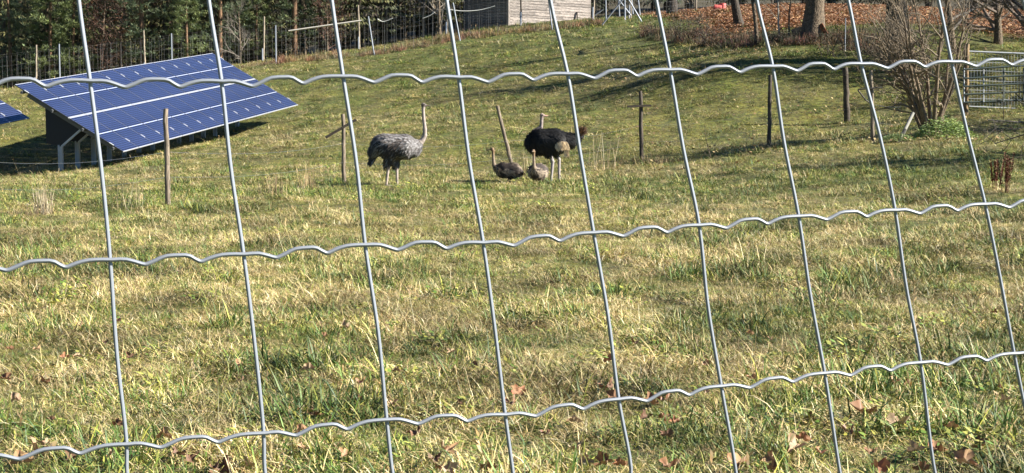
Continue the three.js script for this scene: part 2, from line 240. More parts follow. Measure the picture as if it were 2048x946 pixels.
const frameMat = std({ vertexColors: true, color: lin(.46, .47, .49), metalness: .3, roughness: .45 });
const rackMat = std({ color: lin(.12, .125, .135), metalness: .3, roughness: .55 });
const pvGlass = new THREE.MeshPhysicalMaterial({ map: cellTex, roughness: 0.35, clearcoat: 0.6, clearcoatRoughness: 0.12 });
const aluMat = std({ color: lin(.66, .67, .69), metalness: .5, roughness: .4 }), pileMat = std({ color: lin(.5, .51, .53), metalness: .2, roughness: .6 }), darkSheet = std({ color: lin(.018, .019, .022), roughness: .7 });
function solarTable(origin, u, across, nrm, cols, mw, mh, label, group) {
  // origin: lower corner at the near end; u: along the row; across: up the slope
  const t = grp(origin.x, origin.y, origin.z), basis = new THREE.Matrix4().makeBasis(u, across, nrm), gap = .02, mid = .03, th = .035;
  const place = (g, a, b, c) => { g.translate(a, b, c); g.applyMatrix4(basis); return g; };
  const pw = mw - gap, ph = mh;
  const glass = new THREE.PlaneGeometry(pw - .02, ph - .02); glass.applyMatrix4(basis);
  const fm = new MB(); fm.box(0, -ph / 2 + .009, 0, pw, .018, th); fm.box(0, ph / 2 - .009, 0, pw, .018, th); fm.box(-pw / 2 + .005, 0, 0, .01, ph - .036, th, [.22, .22, .23]); fm.box(pw / 2 - .005, 0, 0, .01, ph - .036, th, [.22, .22, .23]); fm.box(0, 0, -.012, pw - .024, ph - .04, .004, [.5, .5, .5]); const frame = fm.geo(); frame.translate(0, 0, -th / 2 + .003); frame.applyMatrix4(basis);  // side bars: shade painted into the vertex colour, the frame metal is all one tone
  const pos = (a, b, c) => V(0, 0, 0).addScaledVector(u, a).addScaledVector(across, b).addScaledVector(nrm, c);
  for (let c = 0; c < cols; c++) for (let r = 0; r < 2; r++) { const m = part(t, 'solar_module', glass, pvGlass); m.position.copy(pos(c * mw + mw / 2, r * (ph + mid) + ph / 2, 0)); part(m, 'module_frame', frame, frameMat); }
  const clampG = new THREE.BoxGeometry(.05, .16, .02); clampG.applyMatrix4(basis);
  for (let c = 0; c <= cols; c++) for (const b of [.22, .78]) for (const r of [0, 1]) if ((r === 0) === (b < .5)) { const m = part(t, 'module_clamp', clampG, aluMat); m.position.copy(pos(c * mw, r * (ph + mid) + ph * b, .008)); }
  const total = 2 * ph + mid, len = cols * mw;
  for (const b of [.08, .36, .64, .92]) { const g = new THREE.BoxGeometry(len + .12, .06, .08); part(t, 'purlin', place(g, len / 2, b * total, -.085), rackMat); }
  const down = V(0, -1, 0), gp = pos(0, 0, 0);
  for (let c = 0; c < cols; c++) {
    const a = .25 + c * mw, s = .6 * total, top = pos(a, s, -.2), w = top.clone().add(t.position), yg = H(w.x, w.z) - t.position.y;
    const g = new THREE.BoxGeometry(.07, total * .8, .1); part(t, 'girder', place(g, a, total * .5, -.175), rackMat);
    const pm = new MB(), hgt = Math.max(.5, top.y - .9 - yg); // I-shaped pile
    for (const [dx, dz, sx, sz] of [[-.06, 0, .012, .14], [.06, 0, .012, .14], [0, 0, .11, .012]]) pm.box(dx, (top.y - .9 + yg - .3) / 2, dz, sx, hgt + .3, sz);
    const pg = pm.geo(); pg.translate(top.x, 0, top.z); part(t, 'pile', pg, pileMat);
    // gusset between girder and pile
    const A = pos(a, total * .73, -.225), B = pos(a, total * .4, -.225), C = V(A.x, top.y - .85, A.z), D = V(top.x + (B.x - top.x) * .05, top.y - .95, top.z + (B.z - top.z) * .05), E = u.clone().multiplyScalar(.012), gm = new MB();
    const q = [A, B, D, C].map(p => [gm.vert(p.x - E.x, p.y - E.y, p.z - E.z, [1, 1, 1]), gm.vert(p.x + E.x, p.y + E.y, p.z + E.z, [1, 1, 1])]); gm.quad(q[0][0], q[1][0], q[2][0], q[3][0]); gm.quad(q[3][1], q[2][1], q[1][1], q[0][1]); for (let k = 0; k < 4; k++) { const n = (k + 1) % 4; gm.quad(q[k][0], q[k][1], q[n][1], q[n][0]); }
    part(t, 'gusset_plate', gm.geo(), darkSheet); part(t, 'strut', boardGeo(D, B.clone().addScaledVector(nrm, .02), .06, .05), pileMat);
  }
  return tag(t, 'solar_table', label, 'solar panels', group);
}
{
  const P0 = at(246.5, 303, 45.9), P1 = at(596.4, 209.3, 59.4), u = V().subVectors(P1, P0), len = u.length(); u.normalize();
  // up the slope: level-crossing direction tilted by 30 degrees
  const h = V().crossVectors(u, V(0, 1, 0)).normalize(), v = V().crossVectors(h, u), tilt = 30.2 * Math.PI / 180, across = h.clone().multiplyScalar(-Math.cos(tilt)).addScaledVector(v, Math.sin(tilt)), n = V().crossVectors(u, across); const flip = n.y < 0; if (flip) n.negate();
  console.log('row length', len, 'normal', n.toArray().map(k => k.toFixed(2)).join(' '), 'flip', flip);
  const uu = u.clone(); // right handed: u x across = n
  const o = P0.clone();
  const T = solarTable(o, uu, across, n, 14, len / 14, 2.03, 'large table of blue solar modules tilted beside the pasture, standing complete in view', 'solar tables');
  const Q = at(60, 236, 51), back = u.clone().multiplyScalar(-5 * len / 14), o2 = Q.add(back);
  solarTable(o2, uu, across, n, 5, len / 14, 2.03, 'blue solar table cut off by the left edge of the view', 'solar tables');
}
// ---------------------------------------------------------------- ostriches
function capsule(p, a, b, ra, rb) { const abx = b[0] - a[0], aby = b[1] - a[1], abz = b[2] - a[2], apx = p[0] - a[0], apy = p[1] - a[1], apz = p[2] - a[2]; const t = clamp((apx * abx + apy * aby + apz * abz) / (abx * abx + aby * aby + abz * abz + 1e-9), 0, 1); return Math.hypot(apx - abx * t, apy - aby * t, apz - abz * t) - lerp(ra, rb, t); }
const smin = (a, b, k) => { const h = clamp(.5 + .5 * (b - a) / k, 0, 1); return lerp(b, a, h) - k * h * (1 - h); };
function sdfGeo(f, lo, hi, res) {
  const mc = new MarchingCubes(res, vcMat, false, false, 120000), n = res; mc.isolation = 0; const fld = mc.field, p = [0, 0, 0];
  const c = [0, 1, 2].map(k => (lo[k] + hi[k]) / 2), e = [0, 1, 2].map(k => (hi[k] - lo[k]) / 2), half = n / 2;
  for (let z = 0; z < n; z++) for (let y = 0; y < n; y++) for (let x = 0; x < n; x++) { p[0] = c[0] + e[0] * (x - half) / half; p[1] = c[1] + e[1] * (y - half) / half; p[2] = c[2] + e[2] * (z - half) / half; fld[n * n * z + n * y + x] = -f(p); }
  mc.update(); const cnt = mc.count, src = mc.positionArray, g = new THREE.BufferGeometry(), P = new Float32Array(cnt * 3);
  for (let i = 0; i < cnt; i++) for (let k = 0; k < 3; k++) P[i * 3 + k] = c[k] + e[k] * src[i * 3 + k];
  g.setAttribute('position', new THREE.BufferAttribute(P, 3)); const m = mergeVertices(g, 1e-4); m.computeVertexNormals();
  // make faces point outwards
  const Q = m.attributes.position, I = m.index.array; let vol = 0; const a = V(), b = V(), d = V(); for (let i = 0; i < I.length; i += 3) { a.fromBufferAttribute(Q, I[i]); b.fromBufferAttribute(Q, I[i + 1]); d.fromBufferAttribute(Q, I[i + 2]); vol += a.dot(b.cross(d)); }
  if (vol < 0) { for (let i = 0; i < I.length; i += 3) { const t = I[i]; I[i] = I[i + 1]; I[i + 1] = t; } m.computeVertexNormals(); }
  return m;
}
// spec: bones [a,b,ra,rb,kind]; kinds: t torso, f feathered limb, s skin
function bird(o) {
  const root = grp(); const kT = o.k || .07;
  const dist = (p, only) => { let d = 9; for (const b of o.bones) { if (only && !only.includes(b[4])) continue; const c = capsule(p, b[0], b[1], b[2], b[3]); d = d > 8 ? c : smin(d, c, b[4] === 's' ? .02 : kT); } return d; };
  const heads = o.bones.filter(b => b[5] === 'head');
  const body = sdfGeo(p => { let dt = 9, ds = 9; for (const b of o.bones) { const c = capsule(p, b[0], b[1], b[2], b[3]); if (b[4] === 's') ds = ds > 8 ? c : smin(ds, c, .015); else dt = dt > 8 ? c : smin(dt, c, kT); } return smin(dt, ds, .03); }, o.lo, o.hi, o.res);
  // colour: skin or the dark base under the plumage
  const P = body.attributes.position, col = new Float32Array(P.count * 3), p = [0, 0, 0], feathered = [];
  for (let i = 0; i < P.count; i++) { p[0] = P.getX(i); p[1] = P.getY(i); p[2] = P.getZ(i); const dt = dist(p, 'tf'), ds = dist(p, 's'); const w = smooth(-.012, .012, ds - dt); const n = .85 + .3 * noise(p[0] * 40, p[1] * 40 + p[2] * 31, 5); const s = o.skin(p); for (let k = 0; k < 3; k++) col[i * 3 + k] = lerp(s[k], o.under[k], w) * n; feathered.push(w); }
  body.setAttribute('color', new THREE.BufferAttribute(col, 3)); part(root, 'body', body, std({ vertexColors: true, roughness: .75 }));
  // plumage: thousands of single feathers lying towards the tail
  const r = rng(o.seed), m = new MB(), I = body.index.array, N = body.attributes.normal, tri = [], cum = []; let tot = 0; const a = V(), b = V(), c = V();
  for (let i = 0; i < I.length; i += 3) { if (Math.min(feathered[I[i]], feathered[I[i + 1]], feathered[I[i + 2]]) < .6) continue; a.fromBufferAttribute(P, I[i]); b.fromBufferAttribute(P, I[i + 1]); c.fromBufferAttribute(P, I[i + 2]); tot += b.clone().sub(a).cross(c.clone().sub(a)).length(); tri.push(i); cum.push(tot); }
  for (let k = 0; k < o.feathers; k++) {
    const t = r() * tot; let lo = 0, hi = cum.length - 1; while (lo < hi) { const md = (lo + hi) >> 1; if (cum[md] < t) lo = md + 1; else hi = md; } const i = tri[lo];
    let u = r(), v = r(); if (u + v > 1) { u = 1 - u; v = 1 - v; } const w = 1 - u - v, q = V(), n = V();
    for (const [j, f] of [[0, w], [1, u], [2, v]]) { a.fromBufferAttribute(P, I[i + j]); q.addScaledVector(a, f); a.fromBufferAttribute(N, I[i + j]); n.addScaledVector(a, f); } n.normalize();
    const fs = o.feather(q, r); if (!fs) continue; const flow = fs.dir.clone(); flow.addScaledVector(n, -flow.dot(n)); if (flow.lengthSq() < 1e-4) continue; flow.normalize(); flow.addScaledVector(n, fs.lift).add(V((r() - .5) * fs.mess, (r() - .5) * fs.mess, (r() - .5) * fs.mess)).normalize();
    const side = V().crossVectors(flow, n).normalize(); m.blade(q, flow, side, fs.len, fs.w, .35 + (fs.bend || 0), fs.segs || 3, fs.col, [-n.x * .8, -.7 - n.y * .2, -n.z * .8]);
  }
  const fm = part(root, 'plumage', m.geo(), o.fmat);
  if (o.extra) o.extra(root, r);
  return root;
}
const jit = (r, c, k) => { const f = 1 + (r() - .5) * 2 * k; return [c[0] * f, c[1] * f, c[2] * f]; };
const softMat = new THREE.MeshPhysicalMaterial({ vertexColors: true, side: THREE.DoubleSide, roughness: .8, sheen: .3, sheenRoughness: .6 }), blackMat = new THREE.MeshPhysicalMaterial({ vertexColors: true, side: THREE.DoubleSide, roughness: .7 });
const eyeMat = std({ color: lin(.012, .009, .007), roughness: .15 }), beakMat = c => std({ color: lin(...c), roughness: .55 });
function headParts(root, x, y, z, f, s, beakCol) { // f: +1 faces right, -1 left
  for (const k of [-1, 1]) { const e = part(root, 'eye', new THREE.SphereGeometry(.016 * s, 12, 10), eyeMat); e.position.set(x + f * .012 * s, y + .012 * s, z + k * .043 * s); }
  const g = new THREE.SphereGeometry(1, 14, 10), P = g.attributes.position; for (let i = 0; i < P.count; i++) { const q = (P.getX(i) * f + 1) / 2; P.setXYZ(i, P.getX(i) * .062 * s, P.getY(i) * .02 * s * (1.15 - q * .7), P.getZ(i) * .032 * s * (1.15 - q * .75)); } g.computeVertexNormals(); const b = part(root, 'beak', g, beakMat(beakCol)); b.position.set(x + f * .085 * s, y - .008 * s, z);
}
function foot(root, x, z, f, s, mat, y = .02) { const m = new MB(); m.tube([V(x - f * .03 * s, y + .015, z), V(x + f * .06 * s, y + .008, z + .01), V(x + f * .16 * s, y - .008, z + .012)], [.026 * s, .024 * s, .012 * s], 8, [1, 1, 1]); m.tube([V(x, y + .005, z), V(x + f * .05 * s, y, z - .03 * s), V(x + f * .1 * s, y - .01, z - .045 * s)], [.018 * s, .016 * s, .008 * s], 7, [1, 1, 1]); part(root, 'foot', m.geo(), mat); }
const skinPale = std({ color: lin(.25, .2, .17), roughness: .7 });
{ // the grey hen
  const hen = bird({
    seed: 21, res: 118, k: .09, lo: [-.72, -.02, -.5], hi: [.95, 2.02, .5], under: [.05, .045, .043], feathers: 7000, fmat: softMat,
    skin: p => p[1] > 1.86 ? [.13, .105, .09] : p[1] > .95 ? [.3, .25, .22] : [.33, .27, .235],
    bones: [[[-.2, .97, 0], [.3, .93, 0], .25, .27, 't'], [[-.1, 1.0, .1], [.3, .93, .12], .19, .2, 't'], [[-.1, 1.0, -.1], [.3, .93, -.12], .19, .2, 't'], [[.3, .92, 0], [.5, .89, 0], .24, .18, 't'],
      [[-.2, .96, 0], [-.38, .86, 0], .2, .13, 't'], [[-.38, .86, 0], [-.44, .66, 0], .1, .05, 't'], [[-.02, .8, .1], [-.1, .52, .1], .16, .06, 'f'], [[.06, .8, -.1], [.09, .52, -.1], .16, .06, 'f'],
      [[.5, .92, 0], [.62, 1.0, 0], .14, .085, 't'], [[.62, 1.0, 0], [.7, 1.08, 0], .085, .06, 's'], [[.7, 1.08, 0], [.757, 1.19, 0], .06, .05, 's'], [[.757, 1.19, 0], [.76, 1.33, 0], .05, .045, 's'], [[.76, 1.33, 0], [.735, 1.55, 0], .045, .039, 's'], [[.735, 1.55, 0], [.72, 1.78, 0], .039, .036, 's'], [[.72, 1.78, 0], [.728, 1.87, 0], .037, .046, 's'], [[.728, 1.893, 0], [.775, 1.885, 0], .055, .036, 's', 'head'],
      [[-.1, .54, .1], [-.09, .44, .1], .05, .042, 's'], [[-.09, .44, .1], [-.135, .04, .1], .036, .027, 's'], [[.09, .54, -.1], [.095, .44, -.1], .05, .042, 's'], [[.095, .44, -.1], [.1, .04, -.1], .036, .027, 's']],
    feather: (q, r) => {
      const wing = smooth(.36, .16, Math.abs(q.x - .02)) * smooth(1.14, .98, q.y) * smooth(.05, .14, Math.abs(q.z)), tail = smooth(-.2, -.4, q.x), top = smooth(1.0, 1.15, q.y);
      const t = r(); let c = t < .5 ? [.15, .14, .138] : t < .82 ? [.23, .22, .222] : [.085, .074, .07];
      if (r() < wing * .85) c = t < .65 ? [.036, .029, .027] : t < .88 ? [.1, .072, .058] : [.02, .018, .018]; if (r() < tail * .6) c = [.05, .046, .047];
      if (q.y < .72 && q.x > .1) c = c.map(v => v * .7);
      return { dir: V(-.8, -.28 - .7 * tail - .55 * wing, 0), lift: .1 + .14 * r(), mess: .45, len: .06 + .06 * r() + tail * .12 + wing * .05, w: .02 + .026 * r(), col: jit(r, c, .22), bend: tail * .6 };
    },
    extra: root => { headParts(root, .735, 1.89, 0, 1, 1.05, [.1, .075, .06]); foot(root, -.135, .1, 1, 1.2, skinPale); foot(root, .1, -.1, 1, 1.2, skinPale); },
  });
  const p = at(785, 376, 34.8); hen.position.set(p.x, H(p.x, p.z) - .03, p.z); tag(hen, 'ostrich', 'grey feathered ostrich with long bare neck raised, facing right', 'ostrich', 'ostriches in the pasture');
}
{ // the black cock
  const cock = bird({
    seed: 22, res: 118, k: .09, lo: [-.85, -.02, -.55], hi: [.8, 1.78, .5], under: [.008, .008, .009], feathers: 5200, fmat: blackMat,
    skin: p => p[1] > 1.57 ? [.27, .2, .17] : p[1] > 1.1 ? [.26, .21, .19] : [.3, .265, .26],
    bones: [[[-.42, .98, 0], [-.05, 1.02, 0], .255, .27, 't'], [[-.4, 1.06, .1], [.0, 1.03, .12], .22, .2, 't'], [[-.4, 1.06, -.1], [.0, 1.03, -.12], .22, .2, 't'], [[-.05, 1.03, 0], [.3, 1.04, 0], .25, .16, 't'], [[.3, 1.04, 0], [.47, 1.08, 0], .15, .09, 't'], [[-.5, .95, .02], [-.57, .96, .02], .2, .14, 't'], [[-.55, 1.05, -.05], [-.58, 1.02, -.05], .13, .13, 't'], [[.45, 1.08, 0], [.58, 1.17, 0], .07, .05, 't'],
      [[-.12, .88, .11], [-.17, .76, .11], .15, .085, 'f'], [[.02, .9, -.1], [-.02, .78, -.1], .14, .085, 'f'],
      [[-.17, .8, .11], [-.06, .53, .11], .075, .04, 's'], [[-.06, .53, .11], [-.1, .04, .11], .039, .028, 's'], [[-.02, .8, -.1], [.1, .57, -.1], .07, .038, 's'], [[.1, .57, -.1], [.1, .04, -.1], .038, .028, 's'],
      [[-.58, 1.05, -.12], [-.5, 1.24, -.2], .09, .06, 's'], [[-.5, 1.24, -.2], [-.335, 1.34, -.2], .06, .048, 's'], [[-.335, 1.34, -.2], [-.322, 1.48, -.18], .046, .04, 's'], [[-.325, 1.48, -.18], [-.315, 1.6, -.18], .039, .043, 's'], [[-.312, 1.632, -.18], [-.262, 1.622, -.18], .053, .034, 's', 'head']],
    feather: (q, r) => { const hang = smooth(1.0, .8, q.y); return { dir: V(.7, -.45 - hang * .7, 0), lift: .25 + .15 * r(), mess: .6, len: .07 + .07 * r() + hang * .04, w: .02 + .02 * r(), col: jit(r, r() < .12 ? [.022, .02, .02] : [.009, .009, .01], .4) }; },
    extra: (root, r) => {
      headParts(root, -.305, 1.628, -.18, 1, 1.0, [.55, .3, .24]); foot(root, -.1, .11, -1, 1.2, skinPale); foot(root, .1, -.1, -1, 1.2, skinPale);
      const m = new MB(); // cream wing plumes
      for (let k = 0; k < 640; k++) { const low = k > 440, x = low ? .2 + r() * .1 : -.02 + r() * .3, y = low ? .85 - r() * .1 : 1.02 - r() * .12 - Math.abs(x - .17) * .15, z = (low ? .24 : .335 - Math.abs(x - .1) * .4) + r() * .03; m.blade(V(x, y, z), V(low ? .35 : .4, low ? -1 : -.35 - r() * .4, .18 + (r() - .5) * .5).normalize(), V(.3, .6, .5).normalize(), .07 + r() * .09, .022, .9, 3, jit(r, r() < .2 ? [.55, .45, .33] : [.78, .69, .55], .15)); }
      part(root, 'wing_plumes', m.geo(), softMat, 'cream white wing plumes');
      const t = new MB(); for (let k = 0; k < 700; k++) { const a = r() * 6.28, e = r() * .9, d = V(.5 + Math.cos(a) * e * .75, .95, Math.sin(a) * e * .8).normalize(); t.blade(V(.5 + r() * .1, 1.08 + r() * .08, (r() - .5) * .1), d, V(Math.sin(a), .2, -Math.cos(a)).normalize(), .17 + r() * .15, .022, .8, 4, jit(r, r() < .3 ? [.08, .045, .028] : [.2, .115, .065], .35)); }
      part(root, 'tail', t.geo(), softMat, 'raised brown tail plume');
    },
  });
  const p = at(1110, 362, 36); cock.position.set(p.x, H(p.x, p.z) - .02, p.z); tag(cock, 'ostrich', 'black ostrich with cream wing plumes and raised brown tail', 'ostrich', 'ostriches in the pasture');
}
function chick(seed, narrow) {
  const s = [.42, .31, .2];
  return bird({
    seed, res: 84, k: .06, lo: [-.5, -.02, -.3], hi: [.5, .84, .3], under: [.08, .062, .05], feathers: 2600, fmat: softMat, skin: p => p[1] > .62 ? [.21, .135, .075] : [.22, .165, .115],
    bones: [[[-.12, .28, 0], [.12, .27, 0], .145, .15, 't'], [[-.1, .27, .05], [.12, .27, .06], .12, .12, 't'], [[-.1, .27, -.05], [.12, .27, -.06], .12, .12, 't'], [[.12, .27, 0], [.27, .23, 0], .13, .05, 't'], [[-.14, .29, 0], [-.25, .33, 0], .12, .07, 't'],
      [[-.25, .33, 0], [-.3, .38, 0], .065, .042, 's'], [[-.3, .38, 0], [-.315, .52, 0], .042, .03, 's'], [[-.315, .52, 0], [-.32, .68, 0], .03, .027, 's'], [[-.318, .7, 0], [-.338, .722, 0], .03, .036, 's'], [[-.335, .728, 0], [-.365, .724, 0], .037, .026, 's', 'head'],
      [[.0, .2, .07], [.03, .16, .07], .06, .03, 'f'], [[.03, .18, .07], [.0, .02, .07], .022, .017, 's'], [[.04, .2, -.07], [.06, .16, -.07], .06, .03, 'f'], [[.06, .18, -.07], [.05, .02, -.07], .022, .017, 's']],
    feather: (q, r) => { const st = Math.sin((q.y * 26 + q.x * 9) + noise(q.x * 14, q.y * 14, 8) * 4), c = r() < .15 ? [.06, .045, .04] : st > .2 ? [.34, .27, .2] : st > -.3 ? [.16, .12, .095] : [.055, .042, .036]; return { dir: V(.9, -.25 - .5 * smooth(.3, .15, q.y), 0), lift: .3, mess: .5, len: .045 + .06 * r(), w: .009 + .012 * r(), col: jit(r, c, .25) }; },
    extra: root => { headParts(root, -.338, .728, 0, -1, .7, [.2, .15, .11]); foot(root, 0, .07, -1, .7, skinPale); foot(root, .05, -.07, -1, .7, skinPale); },
  });
}
{
  const c1 = chick(31), p1 = at(1016, 360, 35.5); c1.scale.setScalar(1.1); c1.position.set(p1.x, H(p1.x, p1.z) + .01, p1.z); tag(c1, 'ostrich_chick', 'striped brown ostrich chick in side view facing left', 'ostrich chick', 'ostriches in the pasture');
  const c2 = chick(32), p2 = at(1072, 360, 35.2); c2.rotation.y = 1.28; c2.scale.setScalar(1.08); c2.position.set(p2.x + .04, H(p2.x, p2.z) + .01, p2.z); tag(c2, 'ostrich_chick', 'striped ostrich chick turned towards the camera beside the black ostrich', 'ostrich chick', 'ostriches in the pasture');
}

// ---------------------------------------------------------------- wooden posts in the pasture, with cross bars and strands of wire
function roundPost(base, top, r0, r1, mat, seed) { const m = new MB(), r = rng(seed), pts = [], rad = [], n = 10; const b = base.clone(); b.addScaledVector(V().subVectors(top, base).normalize(), -.25); for (let k = 0; k <= n; k++) { const p = b.clone().lerp(top, k / n); p.x += (r() - .5) * r0 * .35; p.z += (r() - .5) * r0 * .3; pts.push(p); rad.push(lerp(r0, r1, k / n) * (.92 + r() * .16)); } m.tube(pts, rad, 10, [1, 1, 1]); return m.geo(); }
function fieldPost(bx, by, tx, ty, Z, r, mat, label, name = 'wooden_post', bar) {
  const b = at(bx, by, Z), t = at(tx, ty, Z); b.y = H(b.x, b.z); const g = grp(b.x, b.y, b.z), o = V(0, 0, 0), top = t.sub(b); part(g, 'post', roundPost(o, top, r, r * .85, mat, bx), mat);
  if (bar) bar(g, top, Z); return tag(g, name, label, 'post', 'wooden posts of the inner pasture fence');
}
const loc = (Z, bx, by) => { const b = at(bx, by, Z); b.y = H(b.x, b.z); return (px, py, dz = .07) => at(px, py, Z).sub(b).add(V(0, 0, dz)); };
fieldPost(336, 411, 331, 217, 27, .05, greyWood, 'weathered round wooden post standing below the front edge of the solar table');
fieldPost(688, 373, 686, 228, 36, .052, greyWood, 'wooden post with a slanting cross bar left of the grey ostrich', 'cross_post', (g, top, Z) => { const L = loc(Z, 688, 373); part(g, 'cross_bar', boardGeo(L(652, 275), L(713, 239), .06, .05), darkWood); });
fieldPost(1030, 325, 994, 212, 38.5, .055, greyWood, 'leaning wooden post behind the two chicks', 'leaning_post');
fieldPost(1283, 321, 1281, 182, 41, .06, darkWood, 'dark wooden post with a level cross bar right of the black ostrich', 'cross_post', (g, top, Z) => { const L = loc(Z, 1283, 321); part(g, 'cross_bar', boardGeo(L(1254, 213), L(1302, 211), .06, .05), darkWood); });
fieldPost(1538, 291, 1541, 150, 41, .058, darkWood, 'slim dark wooden post alone in the grass right of the cross post');
fieldPost(1694, 252, 1690, 135, 45, .095, darkWood, 'thick dark wooden post furthest back, left of the bare bush');
fieldPost(1746, 284, 1742, 141, 39, .055, greyWood, 'wooden post with a bent iron bracket in front of the bare bush', 'bracket_post', (g, top, Z) => { const L = loc(Z, 1746, 284); const m = new MB(); m.tube([L(1738, 206), L(1730, 200), L(1715, 181), L(1716, 179), L(1740, 177), L(1764, 175)], .02, 6, [1, 1, 1]); part(g, 'bracket', m.geo(), std({ color: lin(.07, .065, .06), metalness: .4, roughness: .7 })); });
{ // thin strands between the posts
  const chain = [[-60, 415, 25], [336, 411, 27], [688, 373, 36], [1030, 325, 38.5], [1283, 321, 41], [1538, 291, 41], [1746, 284, 39], [1860, 272, 40]].map(a => { const p = at(...a); p.y = H(p.x, p.z); return p; });
  for (const [i, hgt] of [.5, .95].entries()) { const m = new MB(), pts = []; for (let k = 0; k < chain.length - 1; k++) for (let s = 0; s < 8; s++) { const t = s / 8, p = chain[k].clone().lerp(chain[k + 1], t); p.y += hgt - Math.sin(t * Math.PI) * .12; pts.push(p); } m.tube(pts, .0022, 4, [1, 1, 1]); tag(new THREE.Mesh(m.geo(), galvMat), 'wire_strand', i ? 'upper thin wire strand running between the wooden pasture posts' : 'lower thin wire strand running between the wooden pasture posts', 'wire', 'wire strands of the inner fence'); }
}
// ---------------------------------------------------------------- branching wood
function wood(m, r, p, d, len, rad, lvl, o, tips) {
  const n = Math.max(3, Math.round(len / (o.seg || .35))), pts = [p.clone()], rr = [rad]; let q = p.clone(), dir = d.clone().normalize();
  for (let k = 1; k <= n; k++) { dir.add(V((r() - .5) * o.wob, (r() - .5) * o.wob + (o.up || 0) * .06, (r() - .5) * o.wob)).normalize(); q = q.clone().addScaledVector(dir, len / n); pts.push(q); rr.push(rad * lerp(1, lvl ? .5 : .3, k / n)); }
  const c = jit(r, o.col, .25); m.tube(pts, rr, lvl > 1 ? 6 : lvl > 0 ? 4 : 3, c, false);
  if (lvl <= 0) { if (tips) tips.push([q, dir]); return; }
  const kids = Math.round(o.kids[0] + r() * (o.kids[1] - o.kids[0]));
  for (let k = 0; k < kids; k++) { const t = lerp(o.from ?? .25, 1, (k + r()) / kids), i = Math.min(n - 1, Math.floor(t * n)), b = pts[i].clone().lerp(pts[i + 1], t * n - i), ax = V(r() - .5, r() - .5, r() - .5).normalize(), side = V().crossVectors(dir, ax).normalize(), nd = V().subVectors(pts[i + 1], pts[i]).normalize().multiplyScalar(1 - o.split).addScaledVector(side, o.split); nd.y += (o.up || 0) * .3; wood(m, r, b, nd.normalize(), len * lerp(.45, .75, r()), rr[i] * lerp(.45, .62, r()), lvl - 1, o, tips); }
}
function bareTree(seed, o) { // trunk and branches as two parts
  const r = rng(seed), g = grp(), tm = new MB(), bm = new MB(), pts = [], rr = []; let q = V(0, -.3, 0), d = V(...(o.lean || [0, 1, 0])).normalize(); const n = 12;
  for (let k = 0; k <= n; k++) { pts.push(q.clone()); const t = k / n; rr.push(o.rad * (1 - t * .72) * (1 + .5 * Math.exp(-t * 14)) * (.95 + r() * .1)); d.add(V((r() - .5) * o.bow, .06, (r() - .5) * o.bow)).normalize(); q = q.clone().addScaledVector(d, o.h / n); }
  tm.tube(pts, rr, 12, [1, 1, 1], false); part(g, 'trunk', tm.geo(), o.mat || barkMat);
  const tips = []; for (let k = 0; k < o.limbs; k++) { const t = lerp(o.crown, .98, (k + r()) / o.limbs), i = Math.min(n - 1, Math.floor(t * n)), b = pts[i].clone().lerp(pts[i + 1], t * n - i), a = r() * 6.283, e = .3 + r() * .7; wood(bm, r, b, V(Math.cos(a), e, Math.sin(a)), o.h * lerp(.22, .4, r()) * (1.15 - t * .5), rr[i] * .45, o.lvl ?? 2, { wob: .32, kids: o.kids || [4, 6], split: .55, col: o.col || [.1, .085, .07], seg: .6, up: .5 }, tips); }
  if (o.leaves) { const lm = new MB(); for (const [p] of tips) for (let k = 0; k < o.leaves; k++) { const a = r() * 6.28, dd = V(Math.cos(a), (r() - .7) * 1.2, Math.sin(a)).normalize(); lm.diamond(V(p.x + (r() - .5) * o.spread, p.y + (r() - .5) * o.spread, p.z + (r() - .5) * o.spread), dd, V(-Math.sin(a), r() - .5, Math.cos(a)).normalize(), o.leaf * (.6 + r() * .8), o.leaf * .6, jit(r, o.leafCol[Math.floor(r() * o.leafCol.length)], .3)); } part(g, 'foliage', lm.geo(), leafMat(.25)); }
  part(g, 'branches', bm.geo(), vcMat); return g;
}
function put(g, p, turn = 0, s = 1) { g.position.copy(p); g.rotation.y = turn; g.scale.setScalar(s); return g; }

// ---------------------------------------------------------------- conifers
const needleMat = leafMat(.12, { roughness: .75 });
function spruce(seed, h, rad, dens, cols) {
  const r = rng(seed), g = grp(), tm = new MB(), m = new MB(); tm.tube([V(0, -.4, 0), V(0, h * .3, 0), V(.05, h * .7, 0), V(0, h, 0)], [h * .013, h * .01, h * .006, .02], 8, [1, 1, 1]); part(g, 'trunk', tm.geo(), barkMat);
  for (let y = h * .06; y < h * .99; y += .3 + .12 * r()) {
    const t = y / h, R = rad * (1 - t) ** .8 * (.75 + .4 * r()), nb = Math.round(lerp(9, 5, t));
    for (let k = 0; k < nb; k++) {
      const a = r() * 6.283, L = R * (.65 + .5 * r()), ca = Math.cos(a), sa = Math.sin(a), c0 = cols[Math.floor(r() * cols.length)], dead = t < .16 && r() < .3; if (L < .15) continue;
      const nt = Math.round(Math.max(3, L * dens * 1.55)); let py = y;
      for (let s = 1; s <= nt; s++) { const f = s / nt, d = L * (.12 + .88 * f), yy = y - d * .28 + d * d * .05 + (r() - .5) * .1; const off = (r() - .5) * L * .55 * (1.1 - f * .75); const x = ca * d - sa * off, z = sa * d + ca * off, aa = a + (off > 0 ? 1 : -1) * (.2 + r() * .9), dd = V(Math.cos(aa), -.35 - r() * .5, Math.sin(aa)).normalize(); m.diamond(V(x, yy, z), dd, V(-Math.sin(aa), (r() - .5) * .8, Math.cos(aa)).normalize(), .22 + r() * .26, .055 + r() * .065, jit(r, dead ? [.09, .07, .05] : c0, .35), .05); }
    }
  }
  part(g, 'crown', m.geo(), needleMat); return g;
}
